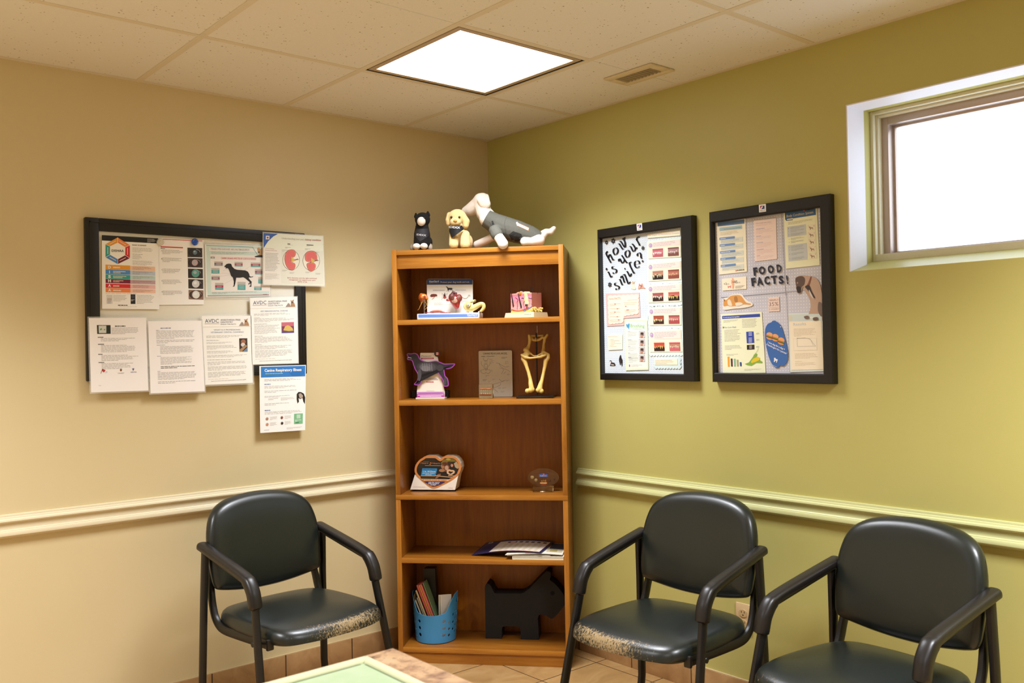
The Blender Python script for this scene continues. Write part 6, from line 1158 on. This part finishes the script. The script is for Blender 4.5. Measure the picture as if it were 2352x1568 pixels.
# ------------------------------------------------------------------ shelf 4: calendar, magazines, book
def slab(corners, th, m, mtop=None, bow=0, n_=10):
    """bowed sheet: four corners in shelf coordinates (front-left, front-right, back-right, back-left), thickness down"""
    A, B, Cc, D = [Vector(c) for c in corners]; b = MB(); g = {}
    def P(i, j, dz): a, c = i/n_, j; p = A.lerp(B, a).lerp(D.lerp(Cc, a), c); p.z += bow*math.sin(PI*a)+dz; return p
    for i in range(n_):
        b.face([P(i, 0, 0), P(i+1, 0, 0), P(i+1, 1, 0), P(i, 1, 0)], mtop or m); b.face([P(i, 0, -th), P(i, 1, -th), P(i+1, 1, -th), P(i+1, 0, -th)], m)
        b.face([P(i, 0, -th), P(i+1, 0, -th), P(i+1, 0, 0), P(i, 0, 0)], m); b.face([P(i, 1, 0), P(i+1, 1, 0), P(i+1, 1, -th), P(i, 1, -th)], m)
    b.face([P(0, 0, -th), P(0, 0, 0), P(0, 1, 0), P(0, 1, -th)], m); b.face([P(n_, 0, 0), P(n_, 0, -th), P(n_, 1, -th), P(n_, 1, 0)], m)
    return b, lambda a, c, dz: A.lerp(B, a).lerp(D.lerp(Cc, a), c)+Vector((0, 0, bow*math.sin(PI*a)+dz))
def flat(b, P, a0, c0, a1, c1, m, L=1, n_=6):
    for i in range(n_): x0, x1 = a0+(a1-a0)*i/n_, a0+(a1-a0)*(i+1)/n_; b.face([P(x0, c0, .0003*L), P(x1, c0, .0003*L), P(x1, c1, .0003*L), P(x0, c1, .0003*L)], m)
x0, x1 = q(U4, 1052, 630, .004).x, .3585
mb = MB(); mb.box(x0, x1, .002, .175, Z4, Z4+.0135, M('#d9cfb8', .6)); mb.box(x0-.0005, x1, .001, .176, Z4+.0002, Z4+.0014, M('#ede6d6', .5)); mb.box(x0-.0005, x1, .001, .176, Z4+.0125, Z4+.0142, M('#efe9da', .5)); mb.box(x0-.0012, x0+.0012, .001, .176, Z4+.0002, Z4+.0142, M('#e6dcc4', .5))
part_ = solo('book', mb, 'cream hardback book lying flat at the bottom of the booklet pile', 'book', SHF, ((x0+x1)/2, .09, Z4), 'booklets on the shelf')
zz = Z4+.0144
mb, P = slab([(.110, .004, zz+.0025), (.300, .003, zz+.0035), (.310, .17, zz+.003), (.125, .18, zz+.0025)], .0022, M('#e9e2d0', .5), M('#f0ebde', .4), .003); flat(mb, P, .02, .05, .98, .95, '#d8dcd8'); solo('magazine', mb, 'white magazine lying directly on the cream hardback book', 'magazine', SHF, (.21, .09, zz), 'booklets on the shelf', smooth=False)
mb, P = slab([(.104, -.002, zz+.0068), (.354, .003, zz+.0092), (.357, .215, zz+.0095), (.125, .20, zz+.0085)], .0022, M('#dcd6c8', .5), M('#e6e0d0', .4), .006); flat(mb, P, .72, .45, .98, .98, '#3a4a66'); flat(mb, P, .7, .15, .97, .45, '#c8bfa0'); flat(mb, P, .35, .02, .62, .05, '#c85058', 2); flat(mb, P, .75, .2, .88, .4, '#a89a5c', 2)
solo('magazine', mb, 'magazine with a dark photo peeping out beneath the navy calendar sheet', 'magazine', SHF, (.23, .1, zz+.006), 'booklets on the shelf', smooth=False)
cz = zz+.0185
mb, P = slab([(-.058, .066, Z4+.0012), (.262, -.006, cz), (.300, .225, cz+.002), (-.02, .235, Z4+.022)], .0012, M('#1f2044', .4), M('#23244c', .35), .0125, 16)
flat(mb, P, .245, .03, .965, .86, '#dccfc0', 1, 12)
for i in range(7):
    a = .36+.085*i; flat(mb, P, a, .04, a+.042, .62, '#cbbfa0', 2, 2); flat(mb, P, a+.012, .70, a+.06, .80, '#5a4a58', 2, 2)
flat(mb, P, .25, .03, .96, .06, '#b87a78', 2, 8); flat(mb, P, .41, .66, .49, .84, '#c06058', 2, 2); flat(mb, P, .415, .68, .485, .82, '#dccfc0', 3, 2); flat(mb, P, .06, .83, .12, .95, '#c8b89a', 2, 2); flat(mb, P, .075, .86, .105, .92, '#3a3a70', 3, 1); flat(mb, P, .26, .88, .8, .93, '#4a4668', 2, 8); flat(mb, P, .07, .68, .2, .74, '#5a4a68', 2, 2)
for k in range(5): flat(mb, P, .07, .25+.08*k, .19, .28+.08*k, '#3c3c60', 2, 2)
solo('calendar_sheet', mb, 'navy bordered printed calendar sheet slumped across the booklet pile', 'calendar', SHF, (.1, .1, Z4), 'booklets on the shelf', smooth=False)

# ------------------------------------------------------------------ shelf 5: basket with booklets, black dog figure
p = q(T6, 400, 1365, .035); bx, by, br0, br1 = p.x-.003, .132, .0905, .1035; hF = q(T6, 400, 1040, .03).z-Z5; 
M_bl = M('#3f8fc6', .4, name='blue_plastic')
def brim(th):       # rim height at angle th (0 = +x side, -90 = front)
    c_ = abs(math.cos(th)); f = max(0, (c_-.62)/.38); f = f*f*(3-2*f); return .128+.022*c_**2+.066*f
def brad(z): return br0+(br1-br0)*min(1, z/.2)
NT = 96
holes = []
for s_ in (0, PI):
    for a_, z_, r_ in ((-.95, .100, .0078), (-.95, .070, .0078), (-.95, .039, .0085), (-.66, .093, .0064), (-.66, .062, .0064), (-.66, .034, .0068), (-.4, .088, .0066), (-.4, .056, .0066), (-.4, .122, .0066), (-.2, .10, .006), (-.2, .07, .006), (-.2, .042, .006), (-.2, .135, .006), (0, .118, .0066), (0, .085, .0066), (0, .052, .0066), (.2, .10, .006), (.2, .07, .006), (.4, .088, .0066), (.4, .056, .0066), (.66, .093, .0064), (.66, .062, .0064), (.95, .100, .0078), (.95, .070, .0078), (.95, .039, .0085)):
        t_ = a_ if s_ == 0 else PI-a_; holes.append((t_, z_, r_, r_))
    holes.append((0 if s_ == 0 else PI, .180, .020, .013))
V2, E2 = [], []
def loop(P): i = len(V2); V2.extend(Vector(p) for p in P); E2.extend((i+j, i+(j+1) % len(P)) for j in range(len(P)))
S_ = .0975; lim = PI*1.0
ths = [-PI/2+2*PI*i/NT for i in range(NT+1)]
loop([(t_*S_, .004) for t_ in ths] + [(t_*S_, brim(t_)) for t_ in ths[::-1]]); nb_ = len(V2)
for t_, z_, ru, rz_ in holes:
    t_ = (t_+PI/2) % (2*PI)-PI/2; loop([(t_*S_+ru*math.cos(2*PI*j/12), z_+rz_*math.sin(2*PI*j/12)) for j in range(12)])
def inhole(x, z, k=1.0): return any(((x-((t_+PI/2) % (2*PI)-PI/2)*S_)/(ru*k))**2+((z-z_)/(rz_*k))**2 < 1 for t_, z_, ru, rz_ in holes)
for t_ in ths[1:-1]:
    for z_ in (.03, .055, .08, .105, .13, .155):
        if z_ < brim(t_)-.006 and not inhole(t_*S_, z_, 1.25): V2.append(Vector((t_*S_, z_)))
vo_, eo_, fo_, *_r = geometry.delaunay_2d_cdt(V2, E2, [], 1, 1e-6)
mb = MB(); fs = [tuple(f) for f in fo_ if not inhole(sum(vo_[j].x for j in f)/3, sum(vo_[j].y for j in f)/3, .97)]
mb.add([Vector((bx+brad(v.y)*math.cos(v.x/S_), by+brad(v.y)*math.sin(v.x/S_), Z5+v.y)) for v in vo_], fs, M_bl)
bk_ = thing('storage_basket', 'blue plastic basket with round holes on the bottom shelf, holding booklets', 'basket', SHF, (bx, by, Z5))
o = part('wall', mb, bk_, sharp=50); md = o.modifiers.new('thickness', 'SOLIDIFY'); md.thickness = .0022; md.offset = -1
bmm = bmesh.new(); bmm.from_mesh(o.data); bmesh.ops.remove_doubles(bmm, verts=bmm.verts, dist=.0003); bmesh.ops.recalc_face_normals(bmm, faces=bmm.faces); bmm.to_mesh(o.data); bmm.free()
mb = MB(); mb.lathe([(.0005, 0), (br0-.006, 0), (br0-.001, .0015), (br0+.0002, .005), (br0-.0025, .005), (br0-.007, .003), (.0005, .003)], M('#2a6698', .4), (bx, by, Z5), 64); part('bottom', mb, bk_)
def leaf(name, label, cat, u0, v0, u1, v1, th, depth, m, Yf, lean=0, edge=None, floor=1, group='booklets in the blue basket'):
    """booklet standing in the basket: its front edge runs from the crop point (u0,v0) at the top down to (u1,v1)"""
    a, b = q(U6, u0, v0, Yf), q(U6, u1, v1, Yf); dr = (b-a).normalized(); rt = Vector((-dr.z, 0, dr.x)); zf = Z5+.006+abs(rt.z)*th
    if floor: b = a+dr*((zf-a.z)/dr.z)
    bk2 = Vector((math.sin(lean), math.cos(lean), 0)); b_ = MB(); P = [a, a+rt*th, b+rt*th, b]; B2 = [p_+bk2*depth for p_ in P]
    b_.face(P, edge or m); b_.face(B2[::-1], m); b_.face([P[0], B2[0], B2[1], P[1]], edge or m); b_.face([P[1], B2[1], B2[2], P[2]], m); b_.face([P[2], B2[2], B2[3], P[3]], m); b_.face([P[3], B2[3], B2[0], P[0]], m)
    return solo(name, b_, label, cat, SHF, (b.x, Yf+depth/2, min(p.z for p in P)), group, smooth=False)
def sl(u, v, k=.38, end=1100): return u, v, u+k*(end-v), end
M_pg = '#d8c8a4'
leaf('booklet', 'thin pale booklet upright against the left wall of the blue basket', 'booklet', 158, 628, 176, 940, .0035, .035, M(M_pg), .112)
leaf('booklet', 'short white booklet leaning in the blue basket, left of the dark covered one', 'booklet', *sl(172, 735), .003, .06, M('#e4dcc8'), .082)
leaf('booklet', 'dark covered booklet leaning in the basket beside the short white one', 'booklet', *sl(203, 690), .0035, .065, M('#3a3630'), .085, 0, M('#cfc4a4'))
leaf('booklet', 'cream booklet leaning in the basket next to the coral pink folder', 'booklet', *sl(180, 570), .0075, .065, M('#4a3c2c'), .082, 0, M('#c8b48a'))
leaf('paper_folder', 'coral pink paper folder leaning in the blue basket', 'folder', *sl(196, 480), .009, .07, M('#c85a50'), .082, 0, M('#c4584e'), 0)
leaf('paper_folder', 'yellow paper folder squeezed between the two pink folders', 'folder', *sl(237, 478), .004, .07, M('#d8a044'), .082, 0, None, 0)
leaf('paper_folder', 'salmon pink paper folder leaning beside the yellow one in the basket', 'folder', *sl(258, 470), .0085, .07, M('#d86a60'), .082, 0, None, 0)
leaf('paper_folder', 'pale green paper folder beside the salmon pink one in the basket', 'folder', 306, 440, 541, 1090, .003, .068, M('#7f9a6a'), .084, 0, None, 0)
leaf('ring_binder', 'tall black binder at the back of the blue basket', 'binder', 325, 190, 378, 1440, .052, .045, M('#100e0d', .4), .158)
leaf('booklet', 'thin white booklet standing rightmost in the blue basket', 'booklet', 612, 640, 620, 1000, .003, .046, M('#d9d2c6'), .10, 1.2, M('#eee6d2'))
leaf('booklet', 'thick white booklet standing in the middle of the blue basket', 'booklet', 576, 640, 580, 1000, .0055, .046, M('#ddd4c0'), .112, 1.2, M('#e2d8bc'))
# Scottie silhouette
Ys, Ye = .150, .235
SCO = [(1006, 1282), (1003, 1100), (1000, 850), (998, 740), (1003, 705), (1020, 680), (1045, 690), (1070, 720), (1092, 770), (1110, 795), (1410, 797), (1440, 785), (1500, 740), (1590, 645), (1650, 585), (1690, 548), (1715, 545), (1738, 565), (1738, 600), (1728, 645), (1790, 690), (1850, 760), (1878, 800), (1898, 840), (1900, 900), (1895, 930), (1870, 960), (1815, 1030), (1760, 1078), (1740, 1080), (1690, 1045), (1640, 1030), (1605, 1040), (1592, 1080), (1598, 1160), (1605, 1268), (1402, 1275), (1398, 1195), (1385, 1172), (1350, 1165), (1220, 1165), (1195, 1175), (1187, 1200), (1186, 1281)]
pts = [(p_.x, p_.z) for p_ in (SHF.px(*T6(u, v), Ys) for u, v in SCO)]; lo = min(z for x, z in pts); pts = [(min(x, .3585), z if z > Z5+.012 else Z5) for x, z in pts]
pts = [(x, Z5 if (c_[1] > 1260) else z) for (x, z), c_ in zip(pts, SCO)]
sd_ = thing('scottie_figure', 'large flat black terrier figure on the bottom shelf of the bookshelf', 'ornament', SHF, (.17, .19, Z5)); M_sc = NM('black_foam', .75); M_sc.col('#0c0a09'); M_sc.bump(M_sc.noise(M_sc.co, 200, 3), .15, .001); M_sc = M_sc.m
mb = MB(); mb.prism(pts, Ys, Ye, M_sc); part('body', mb, sd_, sharp=25)
p = q(T6, 1760, 792, Ys-.0004); mb = MB(); mb.loft([[Vector((p.x+r*math.cos(2*PI*j/20), y, p.z+r*math.sin(2*PI*j/20))) for j in range(20)] for r, y in ((.0095, Ys+.001), (.0095, Ys-.0005), (.0001, Ys-.0005))], M('#020202', .95)); part('eye', mb, sd_)
